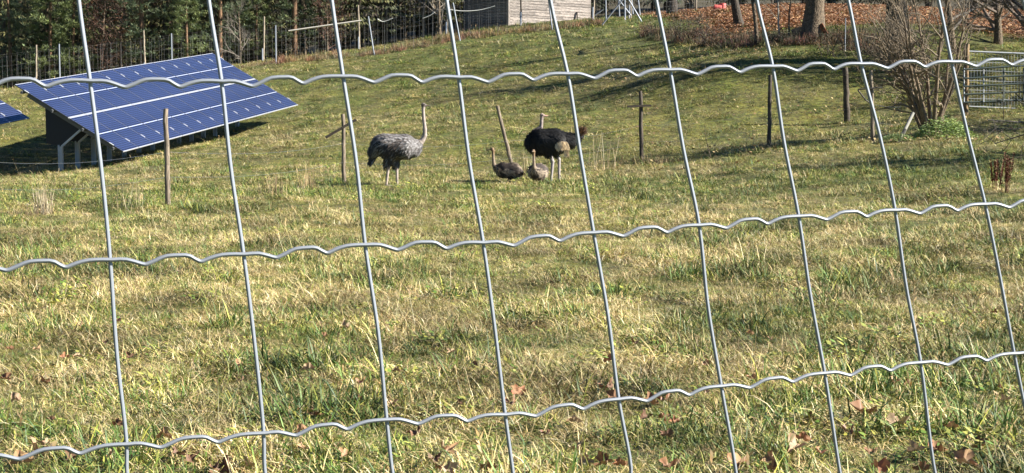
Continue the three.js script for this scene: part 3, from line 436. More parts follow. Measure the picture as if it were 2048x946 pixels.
function pine(seed, h, rad, cols) {
  const r = rng(seed), g = grp(), tm = new MB(), m = new MB(); tm.tube([V(0, -.4, 0), V(.06, h * .4, .03), V(-.04, h * .8, 0), V(0, h, 0)], [h * .016, h * .013, h * .008, .02], 8, [1, .8, .6]); part(g, 'trunk', tm.geo(), std({ color: lin(.24, .15, .095), map: barkTex, bumpMap: barkTex, bumpScale: .02 }));
  for (let y = h * .12; y < h * .98; y += h * .045 + .12 * r()) { const t = y / h, R = rad * Math.sin(Math.PI * clamp(.2 + t * .78, 0, 1)) ** .7; for (let k = 0; k < 6; k++) { const a = r() * 6.283, L = R * (.5 + .55 * r()); for (let s = 0; s < 7; s++) { const f = .35 + .65 * r(), d = L * f, off = (r() - .5) * .8 * L * .5, x = Math.cos(a) * d - Math.sin(a) * off, z = Math.sin(a) * d + Math.cos(a) * off, yy = y + d * .25 + (r() - .5) * .25, c0 = cols[Math.floor(r() * cols.length)]; for (let n = 0; n < 17; n++) { const b = r() * 6.28, e = (r() - .25) * 1.3, dd = V(Math.cos(b) * Math.cos(e), Math.sin(e), Math.sin(b) * Math.cos(e)); m.diamond(V(x, yy, z), dd, V(-Math.sin(b), (r() - .5), Math.cos(b)).normalize(), .15 + r() * .15, .022 + r() * .026, jit(r, c0, .4)); } } } }
  part(g, 'crown', m.geo(), needleMat); return g;
}
{
  const darkC = [[.05, .066, .026], [.07, .08, .032], [.036, .052, .024]], olive = [[.13, .135, .045], [.1, .11, .038], [.155, .145, .052]], blueg = [[.125, .17, .095], [.1, .145, .075], [.15, .19, .1]], bright = [[.18, .22, .075], [.15, .185, .06], [.13, .175, .08]];
  const S = [spruce(51, 19, 3.1, 6, darkC), spruce(52, 17, 2.8, 6, olive), spruce(53, 21, 3.3, 6, [...darkC, ...olive])], Pn = [pine(61, 8.5, 2.1, blueg), pine(62, 6.2, 1.7, bright), pine(63, 11, 2.6, [...blueg, ...bright])];
  const used = new Map(); const take = o => { if (!used.has(o)) { used.set(o, 1); return o; } return o.clone(); };
  const r = rng(77); let n = 0;
  const rowsF = [[92, -36, 2, 2.6, 'front row'], [97, -37, 0, 2.7, 'second row'], [104, -40, 40, 3.1, 'third row'], [113, -44, 46, 3.6, 'last row']];
  const spruceKind = ['dark green spruce', 'olive green spruce', 'tall mixed green spruce'], where = px => px < 60 ? 'at the left edge of the forest' : px < 180 ? 'behind the left solar table corner' : px < 300 ? 'behind the reddish bush' : px < 430 ? 'behind the right solar table corner' : px < 560 ? 'behind the leaning wooden fence post' : px < 730 ? 'behind the pale level pole' : px < 910 ? 'left of the barn' : px < 1190 ? 'behind the barn' : px < 1330 ? 'behind the braced fence corner' : px < 1500 ? 'behind the red barrels' : px < 1720 ? 'behind the orange leaf slope' : 'behind the bare bush and gate';
  for (const [Z, x0, x1, st, f] of rowsF) for (let x = x0; x < x1; x += st) {
    const xx = x + (r() - .5) * st * .7, zz = -Z - (r() - .5) * 3; if (f === 'front row' && (Math.abs(xx + 1) < 6)) continue; if (f === 'front row' && r() < .25) continue; if (zz > -101 && xx > -5) continue;
    const v = Math.floor(r() * 3), o = take(S[v]); put(o, V(xx, H(xx, zz) - .1, zz), r() * 6.28, .8 + r() * .4); const lb = spruceKind[v] + ' in the ' + f + ' ' + where(1024 + 3000 * xx / -zz); tag(o, 'spruce_tree', lb, 'tree', lb); n++;
  }
  // single pines and bare bushes along the edge, from the photograph
  for (const [px, Z, v, s, l] of [[104, 86.5, 1, 1.15, 'small blue green pine left of the reddish bush'], [150, 87, 1, 1.05, 'small bright pine close to the first fence posts'], [20, 88, 0, .9, 'blue green pine at the left edge of the forest'], [285, 87.5, 0, 1.2, 'tall round blue green pine behind the solar table'], [375, 87, 1, .95, 'low bright pine behind the right part of the solar table'], [440, 89, 0, 1.12, 'blue green pine right of the solar table top'], [515, 90, 1, .8, 'low pine beside the leaning wooden fence post'], [590, 90, 2, 1.0, 'broad pine behind the white rail of the deer fence'], [640, 92, 2, .85, 'broad green pine right of the white rail end'], [210, 93, 2, .95, 'dark broad pine behind the reddish bush']]) { const p = ground(px, 150, Z), o = take(Pn[v]); put(o, p.setY(p.y - .1), px, s); tag(o, 'pine_tree', l, 'tree', 'pines at the forest edge'); }
  const rusty = [[.2, .085, .04], [.16, .07, .035], [.13, .08, .05]];
  for (const [px, Z, h, sd, l, lv] of [[205, 87, 5.2, 1, 'reddish brown bare beech bush behind the deer fence', 3], [245, 91, 7, 2, 'taller rusty leaved beech behind the pines', 3], [480, 88, 3.8, 3, 'bare grey brown bush behind the right solar corner', 0], [655, 88, 3.2, 4, 'reddish bare bush behind the white rail', 1], [345, 94, 9, 5, 'rusty bare tree high behind the solar table', 1], [850, 92, 8, 6, 'bare slender tree left of the barn', 0], [880, 89, 6.5, 7, 'second bare slender tree close beside the barn wall', 0], [800, 93, 7.5, 8, 'bare reddish tree between spruces left of the barn', 1]]) { const o = bareTree(400 + sd, { h, rad: .05 + h * .008, bow: .12, limbs: 13, crown: .08, lvl: 2, kids: [4, 6], col: lv ? [.14, .08, .06] : [.19, .165, .14], leaves: lv * 3, spread: .5, leaf: .11, leafCol: rusty }); const p = ground(px, 140, Z); put(o, p, sd); tag(o, 'bare_tree', l, 'tree', 'bare trees at the forest edge'); }
  let tr = 0; scene.traverse(q => { if (q.isMesh && !q.isInstancedMesh) tr += (q.geometry.index ? q.geometry.index.count : q.geometry.attributes.position.count) / 3; }); console.log('spruces', n, 'triangles', tr);
}

// ---------------------------------------------------------------- deer fence behind, steel post fence before it
function wireMesh(m, a, b, h, rows, step, rad) { // a span of woven mesh
  const d = V().subVectors(b, a), L = Math.hypot(d.x, d.z), n = Math.max(1, Math.round(L / step)); const wire = (p, q) => { const e = V().subVectors(q, p).normalize(), s = V().crossVectors(e, V(0.3, .2, 1)).normalize().multiplyScalar(rad), t = V().crossVectors(e, s); const i = [0, 1, 2].map(k => { const w = k * 2.094; const o = s.clone().multiplyScalar(Math.cos(w)).addScaledVector(t, Math.sin(w)); return [m.vert(p.x + o.x, p.y + o.y, p.z + o.z, [1, 1, 1]), m.vert(q.x + o.x, q.y + o.y, q.z + o.z, [1, 1, 1])]; }); for (let k = 0; k < 3; k++) { const j = (k + 1) % 3; m.quad(i[k][0], i[j][0], i[j][1], i[k][1]); } };
  for (let k = 0; k <= rows; k++) { const y = .05 + h * k / rows; for (let s = 0; s < 4; s++) { const p = a.clone().lerp(b, s / 4), q = a.clone().lerp(b, (s + 1) / 4); p.y = lerp(a.y, b.y, s / 4) + y - Math.sin(s / 4 * 3.14) * .05; q.y = lerp(a.y, b.y, (s + 1) / 4) + y - Math.sin((s + 1) / 4 * 3.14) * .05; wire(p, q); } }
  for (let k = 0; k <= n; k++) { const p = a.clone().lerp(b, k / n); wire(V(p.x, p.y + .05, p.z), V(p.x, p.y + h + .03, p.z)); }
}
const meshMat = std({ color: lin(.27, .27, .27), metalness: .2, roughness: .6 });
{
  const posts = [[-120, 190, 84, 90], [72, 92, 84, 170], [291, 62, 85, 150], [527, 34, 86, 121], [719, 4, 87, 96], [894, -14, 87, 72], [1043, -36, 86, 53], [1187, -60, 86, 36], [1260, -60, 84, 33]], f = grp(), bases = [];
  posts.forEach(([px, ty, Z, by], i) => { const b = ground(px, by, Z), t = V(b.x + (i % 2 ? .08 : -.06), b.y + 2.55, b.z); bases.push(b); const pp = part(f, 'post', roundPost(b, t, .06, .045, paleWood, 900 + i), i === 6 ? darkWood : paleWood); part(pp, 'post_sleeve', barGeo(V(b.x - .05, b.y - .3, b.z + .06), V(b.x - .05, b.y + .75, b.z + .06), .05, 8), steelMat); });
  for (let k = 0; k < bases.length - 1; k++) { const m = new MB(); wireMesh(m, bases[k], bases[k + 1], 2.1, 8, .26, .002); part(f, 'wire_mesh', m.geo(), meshMat); }
  tag(f, 'deer_fence', 'tall deer fence of pale wooden posts and square wire mesh before the forest', 'fence');
}
{
  const posts = [[-90, 180, 76, 0], [120, 168, 77, 0], [344, 140, 78, 0], [552, 127, 79, 0], [750, 109, 79, -.34], [922, 81, 80, -.42], [1106, 68, 80, -.3]], f = grp(), bases = [];
  for (const [px, by, Z, lean] of posts) { const b = ground(px, by, Z); bases.push(b); part(f, 'steel_post', barGeo(V(b.x, b.y - .3, b.z), V(b.x + lean, b.y + 2.0, b.z), .038, 8), steelMat); }
  for (let k = 0; k < bases.length - 1; k++) { const m = new MB(); wireMesh(m, bases[k], bases[k + 1], 1.75, 3, .5, .0024); part(f, 'wire_mesh', m.geo(), meshMat); }
  tag(f, 'steel_post_fence', 'fence of slim grey steel posts and wire in the dry grass strip', 'fence');
  const rail = new THREE.Mesh(barGeo(at(577, 62, 83), at(723, 41, 83), .045, 8), std({ color: lin(.6, .56, .48), roughness: .8 })); tag(rail, 'white_rail', 'long pale peeled pole fixed level along the deer fence', 'rail');
  const tape = (pts, Z, l) => { const m = new MB(); m.tube(new THREE.CatmullRomCurve3(pts.map(p => at(p[0], p[1], Z))).getPoints(20), .022, 5, [1, 1, 1]); tag(new THREE.Mesh(m.geo(), std({ color: lin(.6, .6, .57), roughness: .7 })), 'fence_tape', l, 'tape', 'white tapes on the fences'); };
  tape([[755, 38], [765, 43], [775, 41], [786, 36]], 84, 'short sagging white tape right of the leaning steel post'); tape([[845, 37], [858, 32], [870, 24]], 84, 'slanting white tape left of the barn'); tape([[898, 19], [925, 22], [960, 20], [990, 12]], 84, 'white tape sagging in front of the dark barn wall');
}

// ---------------------------------------------------------------- barn
{
  const A = ground(1017, 53, 89), R = ground(1181, 38, 93.5), Lc = ground(925, 64, 92); const y0 = Math.min(A.y, R.y, Lc.y) - .4, hgt = 5.2, b = grp(), tones = [.8, .95, 1.1, 1.25].map(k => std({ color: lin(.42 * k, .39 * k, .375 * k), map: woodTex, bumpMap: woodTex, bumpScale: .006, roughness: .95 })), dark = std({ color: lin(.015, .013, .012), roughness: 1 }), r = rng(91);
  const ex = V().subVectors(R, A).setY(0), ez = V().subVectors(Lc, A).setY(0), wR = ex.length(); ex.normalize(); const wL = ez.length(); ez.addScaledVector(ex, -ez.dot(ex)).normalize();
  const O = V(A.x, y0, A.z), cen = O.clone().addScaledVector(ex, wR / 2).addScaledVector(ez, wL / 2);
  const wallBox = (() => { const g = new THREE.BoxGeometry(wR - .1, hgt, wL - .1); g.applyMatrix4(new THREE.Matrix4().makeBasis(ex, V(0, 1, 0), ez)); g.translate(cen.x, y0 + hgt / 2, cen.z); return g; })();
  part(b, 'inner_wall', wallBox, dark);
  const bh = .165; for (let k = 0; k < Math.floor(hgt / bh); k++) { const y = y0 + bh * (k + .5), tilt = (r() - .5) * .02; const gap = y - A.y > 2.15 && y - A.y < 2.32 + bh * .5;
    const seg = (p, d, s, e, n, mt) => part(b, 'board', boardGeo(p.clone().addScaledVector(d, s).setY(y), p.clone().addScaledVector(d, e).setY(y + tilt), bh - .02, .04 + .02 * r()), mt);
    if (gap) { seg(O, ex, 0, wR * .62, 0, tones[k % 4]); seg(O, ex, wR * .82, wR, 0, tones[(k + 1) % 4]); } else { const c = wR * (.3 + .4 * r()); seg(O, ex, 0, c - .01, 0, tones[Math.floor(r() * 4)]); seg(O, ex, c + .01, wR, 0, tones[Math.floor(r() * 4)]); }
    seg(O, ez, .03, wL, 0, tones[Math.floor(r() * 3)]); }
  part(b, 'corner_post', boardGeo(O.clone(), O.clone().setY(y0 + hgt), .14, .14, ex), tones[1]);
  part(b, 'leaning_plank', boardGeo(O.clone().addScaledVector(ex, wR * .8).setY(A.y).addScaledVector(ez, -.25), O.clone().addScaledVector(ex, wR * .815).setY(A.y + 1).addScaledVector(ez, -.1), .14, .05), darkWood);
  const rm = new MB(), ro = .5, ridge = 1.9, rp = (i, j, y) => O.clone().addScaledVector(ex, i).addScaledVector(ez, j).setY(y); const e0 = [rp(-ro, -ro, y0 + hgt), rp(wR + ro, -ro, y0 + hgt), rp(wR + ro, wL + ro, y0 + hgt), rp(-ro, wL + ro, y0 + hgt), rp(-ro, wL / 2, y0 + hgt + ridge), rp(wR + ro, wL / 2, y0 + hgt + ridge)].map(p => rm.vert(p.x, p.y, p.z, [1, 1, 1])); rm.quad(e0[0], e0[1], e0[5], e0[4]); rm.quad(e0[2], e0[3], e0[4], e0[5]); rm.tri(e0[3], e0[0], e0[4]); rm.tri(e0[1], e0[2], e0[5]); rm.quad(e0[3], e0[2], e0[1], e0[0]); part(b, 'roof', rm.geo(), std({ color: lin(.16, .08, .055), roughness: .9 }));
  tag(b, 'barn', 'weathered grey board barn on the hill behind the fence', 'barn');
}
// braced corner of the fence right of the barn
{
  const f = grp(), bar = (x0, y0, x1, y1, Z, r = .04, nm = 'brace') => { const a = at(x0, y0, Z), b = at(x1, y1, Z); part(f, nm, barGeo(a, b, r, 7), steelMat); };
  bar(1204, 50, 1250, -6, 80); bar(1286, 48, 1254, -6, 80); bar(1250, 40, 1249, -30, 80, .045, 'corner_post'); bar(1262, 31, 1236, -2, 83); bar(1266, 28, 1261, -20, 84, .04, 'steel_post'); bar(1239, 33, 1236, -20, 83, .04, 'steel_post'); bar(1280, 30, 1274, -20, 84, .04, 'steel_post'); bar(1182, 36, 1207, 19, 86, .035);
  bar(1212, 38, 1211, -20, 86, .04, 'steel_post'); tag(f, 'braced_fence_corner', 'steel tube corner of the fence with crossing diagonal braces', 'fence');
}
{ // mesh fence running on behind the red barrels
  const pts = [[1262, 33, 84], [1313, 42, 82], [1392, 28, 84], [1474, 18, 87], [1545, 12, 88], [1620, 9, 90]], f = grp(), B = pts.map(p => ground(...p)); B.forEach((b, i) => part(f, 'post', roundPost(b, V(b.x, b.y + 2.4, b.z), .055, .05, darkWood, 950 + i), i % 2 ? darkWood : paleWood)); for (let k = 0; k < B.length - 1; k++) { const m = new MB(); wireMesh(m, B[k], B[k + 1], 2, 8, .26, .002); part(f, 'wire_mesh', m.geo(), meshMat); } tag(f, 'mesh_fence', 'dark post wire mesh fence behind the leaf covered slope', 'fence');
}
{ // faded red barrels
  const red = std({ color: lin(.52, .1, .085), roughness: .55 }), dk = std({ color: lin(.02, .015, .015), roughness: .9 }), prof = h => [[.0, 0], [.27, 0], [.3, .04], [.3, h * .3], [.315, h * .33], [.3, h * .36], [.3, h * .64], [.315, h * .67], [.3, h * .7], [.3, h - .05], [.27, h], [.25, h], [.24, h - .08], [0, h - .08]].map(p => new THREE.Vector2(...p));
  const a = ground(1445, 20, 83), up = grp(a.x, a.y, a.z); up.scale.setScalar(.62); part(up, 'shell', new THREE.LatheGeometry(prof(.62), 20), red); part(up, 'rim', new THREE.TorusGeometry(.275, .03, 8, 20).rotateX(Math.PI / 2).translate(0, .6, 0), red); tag(up, 'upright_barrel', 'faded red plastic barrel standing upright on the leaf slope', 'barrel');
  const b = ground(1436, 21, 82.4), ly = grp(b.x + .18, b.y + .16, b.z); ly.scale.setScalar(.55); part(ly, 'shell', new THREE.LatheGeometry(prof(.75), 20).rotateZ(Math.PI / 2 - .1), red); part(ly, 'opening', new THREE.CylinderGeometry(.24, .24, .02, 20).rotateZ(Math.PI / 2 - .1).translate(-.68, .06, 0), dk); tag(ly, 'lying_barrel', 'faded red plastic barrel lying on its side with dark opening', 'barrel');
}
// ---------------------------------------------------------------- trees and shrubs on the right
{
  const T = (px, py, Z, seed, o, l) => { const g = bareTree(seed, o); put(g, ground(px, py, Z), seed); g.rotation.y = 0; tag(g, 'deciduous_tree', l, 'tree', 'bare deciduous trees on the right bank'); return g; };
  T(1482, 56, 66, 701, { h: 7, rad: .2, bow: .1, lean: [-.3, 1, 0], limbs: 9, crown: .35, lvl: 2, mat: std({ color: lin(.085, .07, .058), map: barkTex, bumpMap: barkTex, bumpScale: .03 }) }, 'dark leaning tree trunk in front of the red barrels');
  T(1625, 77, 58, 702, { h: 5.5, rad: .46, bow: .05, lean: [.02, 1, 0], limbs: 12, crown: .4, lvl: 3, kids: [3, 5] }, 'thick grey tree trunk beside the orange leaf slope');
  T(1792, 88, 52, 703, { h: 5.5, rad: .5, bow: .05, limbs: 12, crown: .4, lvl: 3, kids: [3, 5] }, 'thick dark tree trunk right behind the bare bush');
  T(1344, 33, 84, 704, { h: 8, rad: .3, bow: .05, limbs: 8, crown: .4, lvl: 2, mat: std({ color: lin(.06, .05, .045), map: barkTex, bumpMap: barkTex, bumpScale: .03 }) }, 'dark upright trunk far back right of the braced fence corner');
  T(1512, 80, 59, 705, { h: 6, rad: .085, bow: .28, limbs: 12, crown: .3, lvl: 2, col: [.14, .12, .095] }, 'crooked slender tree at the pasture edge');
  T(1560, 82, 58, 706, { h: 4.2, rad: .04, bow: .15, limbs: 10, crown: .25, lvl: 1, col: [.22, .2, .17], mat: std({ color: lin(.3, .28, .25) }) }, 'pale slim sapling left of the thick grey trunk');
  T(1576, 82, 58.5, 707, { h: 4, rad: .04, bow: .2, limbs: 10, crown: .25, lvl: 1, col: [.12, .1, .08] }, 'darker slim sapling next to the pale one');
  T(1905, 80, 55, 709, { h: 6.5, rad: .13, bow: .25, limbs: 16, crown: .15, lvl: 2, col: [.1, .085, .07] }, 'dark many branched small tree left of the gate post');
  T(2075, 150, 50, 710, { leaves: 5, spread: .5, leaf: .06, leafCol: [[.12, .085, .06], [.08, .06, .045]], h: 7, rad: .2, bow: .2, limbs: 30, crown: .08, lvl: 3, kids: [3, 5], col: [.11, .085, .07] }, 'dense dark twiggy tree behind the gate');
  T(1995, 110, 58, 711, { leaves: 5, spread: .5, leaf: .06, leafCol: [[.12, .085, .06], [.08, .06, .045]], h: 6, rad: .15, bow: .2, limbs: 26, crown: .08, lvl: 3, kids: [3, 4], col: [.12, .09, .07] }, 'brown twiggy shrub tree above the metal gate');
  // trees to the right of the view whose shade falls on the pasture
  T(2330, 245, 40, 721, { h: 5, rad: .16, bow: .15, limbs: 22, crown: .12, lvl: 3, kids: [4, 6] }, 'bare tree right of the view by the gate');
  T(2200, 330, 33, 722, { h: 5, rad: .12, bow: .15, limbs: 26, crown: .1, lvl: 3, kids: [4, 6] }, 'bare tree right of the view nearest the camera');
  for (const [k, x, z, h] of [[5, 19.8, -45.4, 6], [4, 20.6, -48.3, 7.5], [0, 22, -51.5, 8], [1, 23, -55, 8], [2, 24, -59.5, 6.5], [3, 26.5, -64, 7]]) { const g = spruce(730 + k, h, 2.9, 6, [[.05, .066, .026], [.07, .08, .032]]); put(g, V(x, H(x, z), z)); tag(g, 'spruce_tree', 'spruce standing right of the view, ' + ['nearest the gate', 'second from the gate', 'third from the gate', 'furthest up the bank', 'just behind the gate line', 'closest of all to the gate'][k], 'tree', 'spruces right of the view'); }
}
{ // the many stemmed bush
  const r = rng(801), g = grp(), sm = new MB(), bm = new MB(), tips = [], p = ground(1862, 272, 40); g.position.copy(p);
  const col = [.21, .165, .115];
  for (let k = 0; k < 17; k++) { const a = r() * 6.283, e = .05 + r() * .34, x = Math.cos(a) * .22 * r(), z = Math.sin(a) * .2 * r(), n = 8, pts = [], rr = []; let q = V(x, -.15, z), d = V(Math.cos(a) * e - .16, 1, Math.sin(a) * e).normalize(), L = 2.6 + r() * 1.9, rad = .035 + r() * .05; for (let i = 0; i <= n; i++) { pts.push(q.clone()); rr.push(rad * (1 - .7 * i / n)); d.add(V((r() - .5) * .22, .04, (r() - .5) * .22)).normalize(); q = q.clone().addScaledVector(d, L / n); } sm.tube(pts, rr, 7, [1, 1, 1], false);
    for (let i = 0; i < 8; i++) { const t = .25 + .75 * r(), j = Math.min(n - 1, Math.floor(t * n)), b = pts[j].clone().lerp(pts[j + 1], t * n - j), aa = a + (r() - .5) * 3.6; wood(bm, r, b, V(Math.cos(aa) - .35, .4 + r() * 1.1, Math.sin(aa)), .5 + r() * .9, rr[j] * .55, 2, { wob: .65, kids: [2, 4], split: .55, col, seg: .14, up: .5 }, tips); } }
  for (let i = 0; i < 20; i++) { const aa = 3.1 + (r() - .5) * 1.6; wood(bm, r, V(-.1 - r() * .4, .9 + r() * 1.6, (r() - .5) * .5), V(Math.cos(aa), .35 + r() * .8, Math.sin(aa) * .8), .9 + r() * 1.2, .018, 2, { wob: .6, kids: [2, 4], split: .5, col, seg: .14, up: .35 }, tips); }
  part(g, 'stems', sm.geo(), std({ color: lin(.25, .2, .15), map: barkTex, bumpMap: barkTex, bumpScale: .01 })); part(g, 'twigs', bm.geo(), vcMat);
  const lm = new MB(); for (const [q] of tips) if (r() < .12) { const a = r() * 6.28; lm.diamond(q, V(Math.cos(a), -.6, Math.sin(a)).normalize(), V(-Math.sin(a), .3, Math.cos(a)), .05, .03, jit(r, [.32, .2, .06], .4)); } part(g, 'withered_leaves', lm.geo(), leafMat(.2)); tag(g, 'bare_bush', 'large bare many stemmed bush right of the bracket post', 'bush');
  const nm = new MB(); for (let k = 0; k < 2200; k++) { const a = r() * 6.28, d = Math.sqrt(r()), e = r() * 6.28, hgt = .55 * (1 - d * d) * (.4 + .6 * r()); nm.diamond(V(Math.cos(a) * d * .8, .02 + hgt + .1 * r(), Math.sin(a) * d * .5), V(Math.cos(e), (r() - .4), Math.sin(e)).normalize(), V(-Math.sin(e), .3, Math.cos(e)).normalize(), .05 + r() * .05, .035 + r() * .03, jit(r, r() < .3 ? [.36, .44, .12] : [.23, .33, .1], .3)); }
  const pl = ground(1888, 283, 38.6); const pm = new THREE.Mesh(nm.geo(), leafMat(.2)); pm.position.copy(pl); tag(pm, 'nettle_patch', 'bright green leafy nettle patch at the foot of the bare bush', 'plant');
  const nm2 = nm.geo(); const pm2 = new THREE.Mesh(nm2, leafMat(.2)); pm2.position.copy(ground(1795, 285, 38.4)); pm2.scale.set(.6, .35, .6); tag(pm2, 'nettle_patch', 'low green leafy patch between the bracket post and the birch stick', 'plant');
  tag(new THREE.Mesh(barGeo(ground(1690, 98, 54), at(1691, 36, 54), .02, 7), steelMat), 'steel_stake', 'thin grey steel stake between the thick trunk and the bare bush', 'stake');
  const st = new THREE.Mesh(barGeo(at(1795, 290, 38.2), at(1826, 226, 38.9), .045, 8), std({ map: tex(64, 64, (u, v) => { const d = tileNoise(u, v, 8, 3) > .68 ? .25 : .85; return [d, d, d * .97]; }), color: lin(.36, .35, .33) })); tag(st, 'birch_stick', 'pale birch stick leaning against the bare bush', 'stick');
}
{ // the gate
  const Z = 43.5, g = grp(), tube = (x0, y0, x1, y1, r, mt, nm, z = Z) => part(g, nm, barGeo(at(x0, y0, z), at(x1, y1, z + .2), r, 8), mt), green = std({ color: lin(.04, .06, .058), metalness: .2, roughness: .5 }), white = std({ color: lin(.3, .32, .34), metalness: .2, roughness: .5 });
  for (const [a, b] of [[139, 132], [157, 152], [173, 169], [189, 186], [205, 203]]) tube(1928, a, 2130, b - 6, .026, green, 'gate_rail');
  for (const [x, w] of [[1928, 1], [1967, 1], [2007, 0], [2047, 0], [2088, 0], [2130, 0]]) tube(x, x === 1928 ? 206 : 204, x, 136, .022, w ? white : green, 'gate_upright');
  tag(g, 'metal_gate', 'dark green tubular metal gate beside the wooden gate post', 'gate');
  const p = grp(), b = ground(1932, 228, 43.9); part(p, 'post', roundPost(b, at(1933, 88, 43.9), .075, .075, brownWood, 961), brownWood); tag(p, 'gate_post', 'brown round wooden post carrying the metal gate', 'post');
  const f = grp(), m = new MB(), Zf = 44.6; tube; const bar = (x0, y0, x1, y1, r, nm) => part(f, nm, barGeo(at(x0, y0, Zf), at(x1, y1, Zf + .25), r, 7), white); bar(1938, 103, 2140, 111, .03, 'top_rail'); bar(1938, 213, 2140, 222, .024, 'bottom_rail'); for (const y of [124, 141, 161, 180, 197]) bar(1938, y, 2140, y + 6, .009, 'cross_wire');
  for (let x = 1942; x < 2140; x += 6.2) part(f, 'bar', barGeo(at(x, 103.5 + (x - 1938) * .04, Zf + .1), at(x, 213 + (x - 1938) * .04, Zf + .1), .0042, 5), white); part(f, 'end_post', barGeo(ground(2136, 222, Zf + .25), at(2136, 100, Zf + .25), .04, 8), white);
  tag(f, 'welded_fence', 'pale welded bar panel with white top rail behind the metal gate', 'fence panel');
}
// ---------------------------------------------------------------- weeds, brambles, tussocks
function tussock(seed, n, len, spread, lean, cols, w = .006) { const r = rng(seed), m = new MB(); for (let k = 0; k < n; k++) { const a = r() * 6.28, d = Math.sqrt(r()) * spread, az = r() * 6.28, l = r() * lean, c = cols[Math.floor(r() * cols.length)]; m.blade(V(Math.cos(a) * d, -.02, Math.sin(a) * d), V(Math.cos(az) * Math.sin(l), Math.cos(l), Math.sin(az) * Math.sin(l)), V(Math.sin(az), 0, -Math.cos(az)), len * (.4 + .6 * r()), w * (.6 + .8 * r()), .5, 4, jit(r, c, .3)); } return m.geo(); }
{
  const dryC = [[.42, .34, .22], [.5, .43, .3], [.3, .22, .13]], brownC = [[.2, .13, .075], [.3, .2, .1], [.38, .28, .15], [.14, .1, .06]], greenC = [[.07, .1, .03], [.1, .12, .04], [.05, .07, .025]];
  const put1 = (geo, px, py, Z, name, label, cat, group) => { const o = new THREE.Mesh(geo, leafMat(.15)); const p = ground(px, py, Z); o.position.copy(p); return tag(o, name, label, cat, group); };
  put1(tussock(811, 130, .62, .16, .55, dryC, .007), 88, 428, 25.5, 'dry_tussock', 'tall pale dry grass tussock at the left edge', 'grass tuft'); put1(tussock(812, 120, .22, .3, 1.2, brownC), 60, 432, 25.3, 'brown_tussock', 'low brown withered tuft beside the tall dry tussock', 'grass tuft');
  put1(tussock(813, 24, .75, .3, .35, dryC, .006), 255, 412, 26.5, 'dry_stalks', 'thin dry stalks left of the front wooden post', 'weed'); put1(tussock(814, 40, .6, .3, .4, brownC, .01), 545, 395, 31, 'dry_weed', 'brown withered weed in the middle of the pasture', 'weed'); put1(tussock(815, 30, .85, .25, .3, brownC, .009), 615, 385, 34, 'dry_weed', 'brown withered weed left of the slanting cross post', 'weed');
  put1(tussock(816, 26, 1.15, .45, .22, dryC, .012), 1206, 335, 39.5, 'dry_stalks', 'tall pale dry stalks between the black ostrich and the cross post', 'weed'); put1(tussock(817, 30, .9, .35, .4, dryC, .009), 1050, 345, 37.5, 'dry_stalks', 'dry stalks behind the chicks near the leaning post', 'weed'); put1(tussock(818, 150, .4, .7, 1.2, [...brownC, [.42, .32, .2]], .009), 1290, 328, 40, 'brown_tussock', 'brown dead grass mound at the foot of the level cross post', 'grass tuft'); put1(tussock(819, 120, .34, .5, 1.3, brownC, .008), 1545, 294, 40.5, 'brown_tussock', 'dark brown tuft at the foot of the slim dark post', 'grass tuft'); put1(tussock(820, 20, .7, .25, .4, dryC, .008), 1505, 298, 40.4, 'dry_stalks', 'pale dry stalks left of the slim dark post', 'weed');
  const sap = bareTree(822, { h: 1.25, rad: .014, bow: .25, limbs: 9, crown: .2, lvl: 1, kids: [2, 3], col: [.13, .1, .08] }); put(sap, ground(1424, 313, 39.5)); tag(sap, 'bare_sapling', 'small leafless sapling in the grass between two dark posts', 'plant');
  // docks
  for (const [k, px, py, Z, l] of [[0, 1992, 396, 27.2, 'rust brown dry dock stalks at the right edge, left plant'], [1, 2010, 408, 26.4, 'rust brown dry dock stalks at the right edge, right plant']]) { const r = rng(830 + k), m = new MB(), g = grp(), sd = new MB(); for (let s = 0; s < 8; s++) { const a = r() * 6.28, e = .04 + r() * .14, L = .5 + r() * .25, d = V(Math.cos(a) * e, 1, Math.sin(a) * e).normalize(), b = V(Math.cos(a) * .05, -.02, Math.sin(a) * .05); m.tube([b, b.clone().addScaledVector(d, L)], [.006, .003], 5, [.16, .07, .04]); for (let q = 0; q < 90; q++) { const t = .3 + .7 * r(), x = b.clone().addScaledVector(d, L * t), f = r() * 6.28; sd.diamond(x, V(Math.cos(f), .6, Math.sin(f)).normalize(), V(-Math.sin(f), .2, Math.cos(f)), .045 * (1.3 - t * .6), .026, jit(r, [.15, .055, .03], .4)); } } part(g, 'stalks', m.geo(), vcMat); part(g, 'seed_heads', sd.geo(), vcMat).userData.kind = 'stuff'; put(g, ground(px, py, Z)); tag(g, 'dock_plant', l, 'plant', 'dock plants'); }
  // dry grass strip along the steel post fence, and the scrub of the bank
  const strip = [1, 2, 3].map(k => tussock(840 + k, 60, .55, .3, 1.0, k === 3 ? [...brownC, ...greenC] : [...brownC, [.45, .34, .18]], .012)), lists = strip.map(() => []), r = rng(850);
  const line = [[420, 138, 77], [552, 127, 78.5], [750, 108, 79], [922, 82, 80], [1106, 66, 80], [1200, 52, 80]]; for (let k = 0; k < line.length - 1; k++) for (let s = 0; s < 70; s++) { const t = r(), px = lerp(line[k][0], line[k + 1][0], t), py = lerp(line[k][1], line[k + 1][1], t), p = ground(px, py, lerp(line[k][2], line[k + 1][2], t) + (r() - .5) * 2.4 + 1), v = Math.floor(r() * 3), sc = (.5 + r() * .7) * (k === 0 ? .6 : 1); lists[v].push([p.x, p.y, p.z, r() * 6.28, sc, sc * (.6 + r() * .5), .7 + r() * .5, .7 + r() * .45, .7 + r() * .4]); }
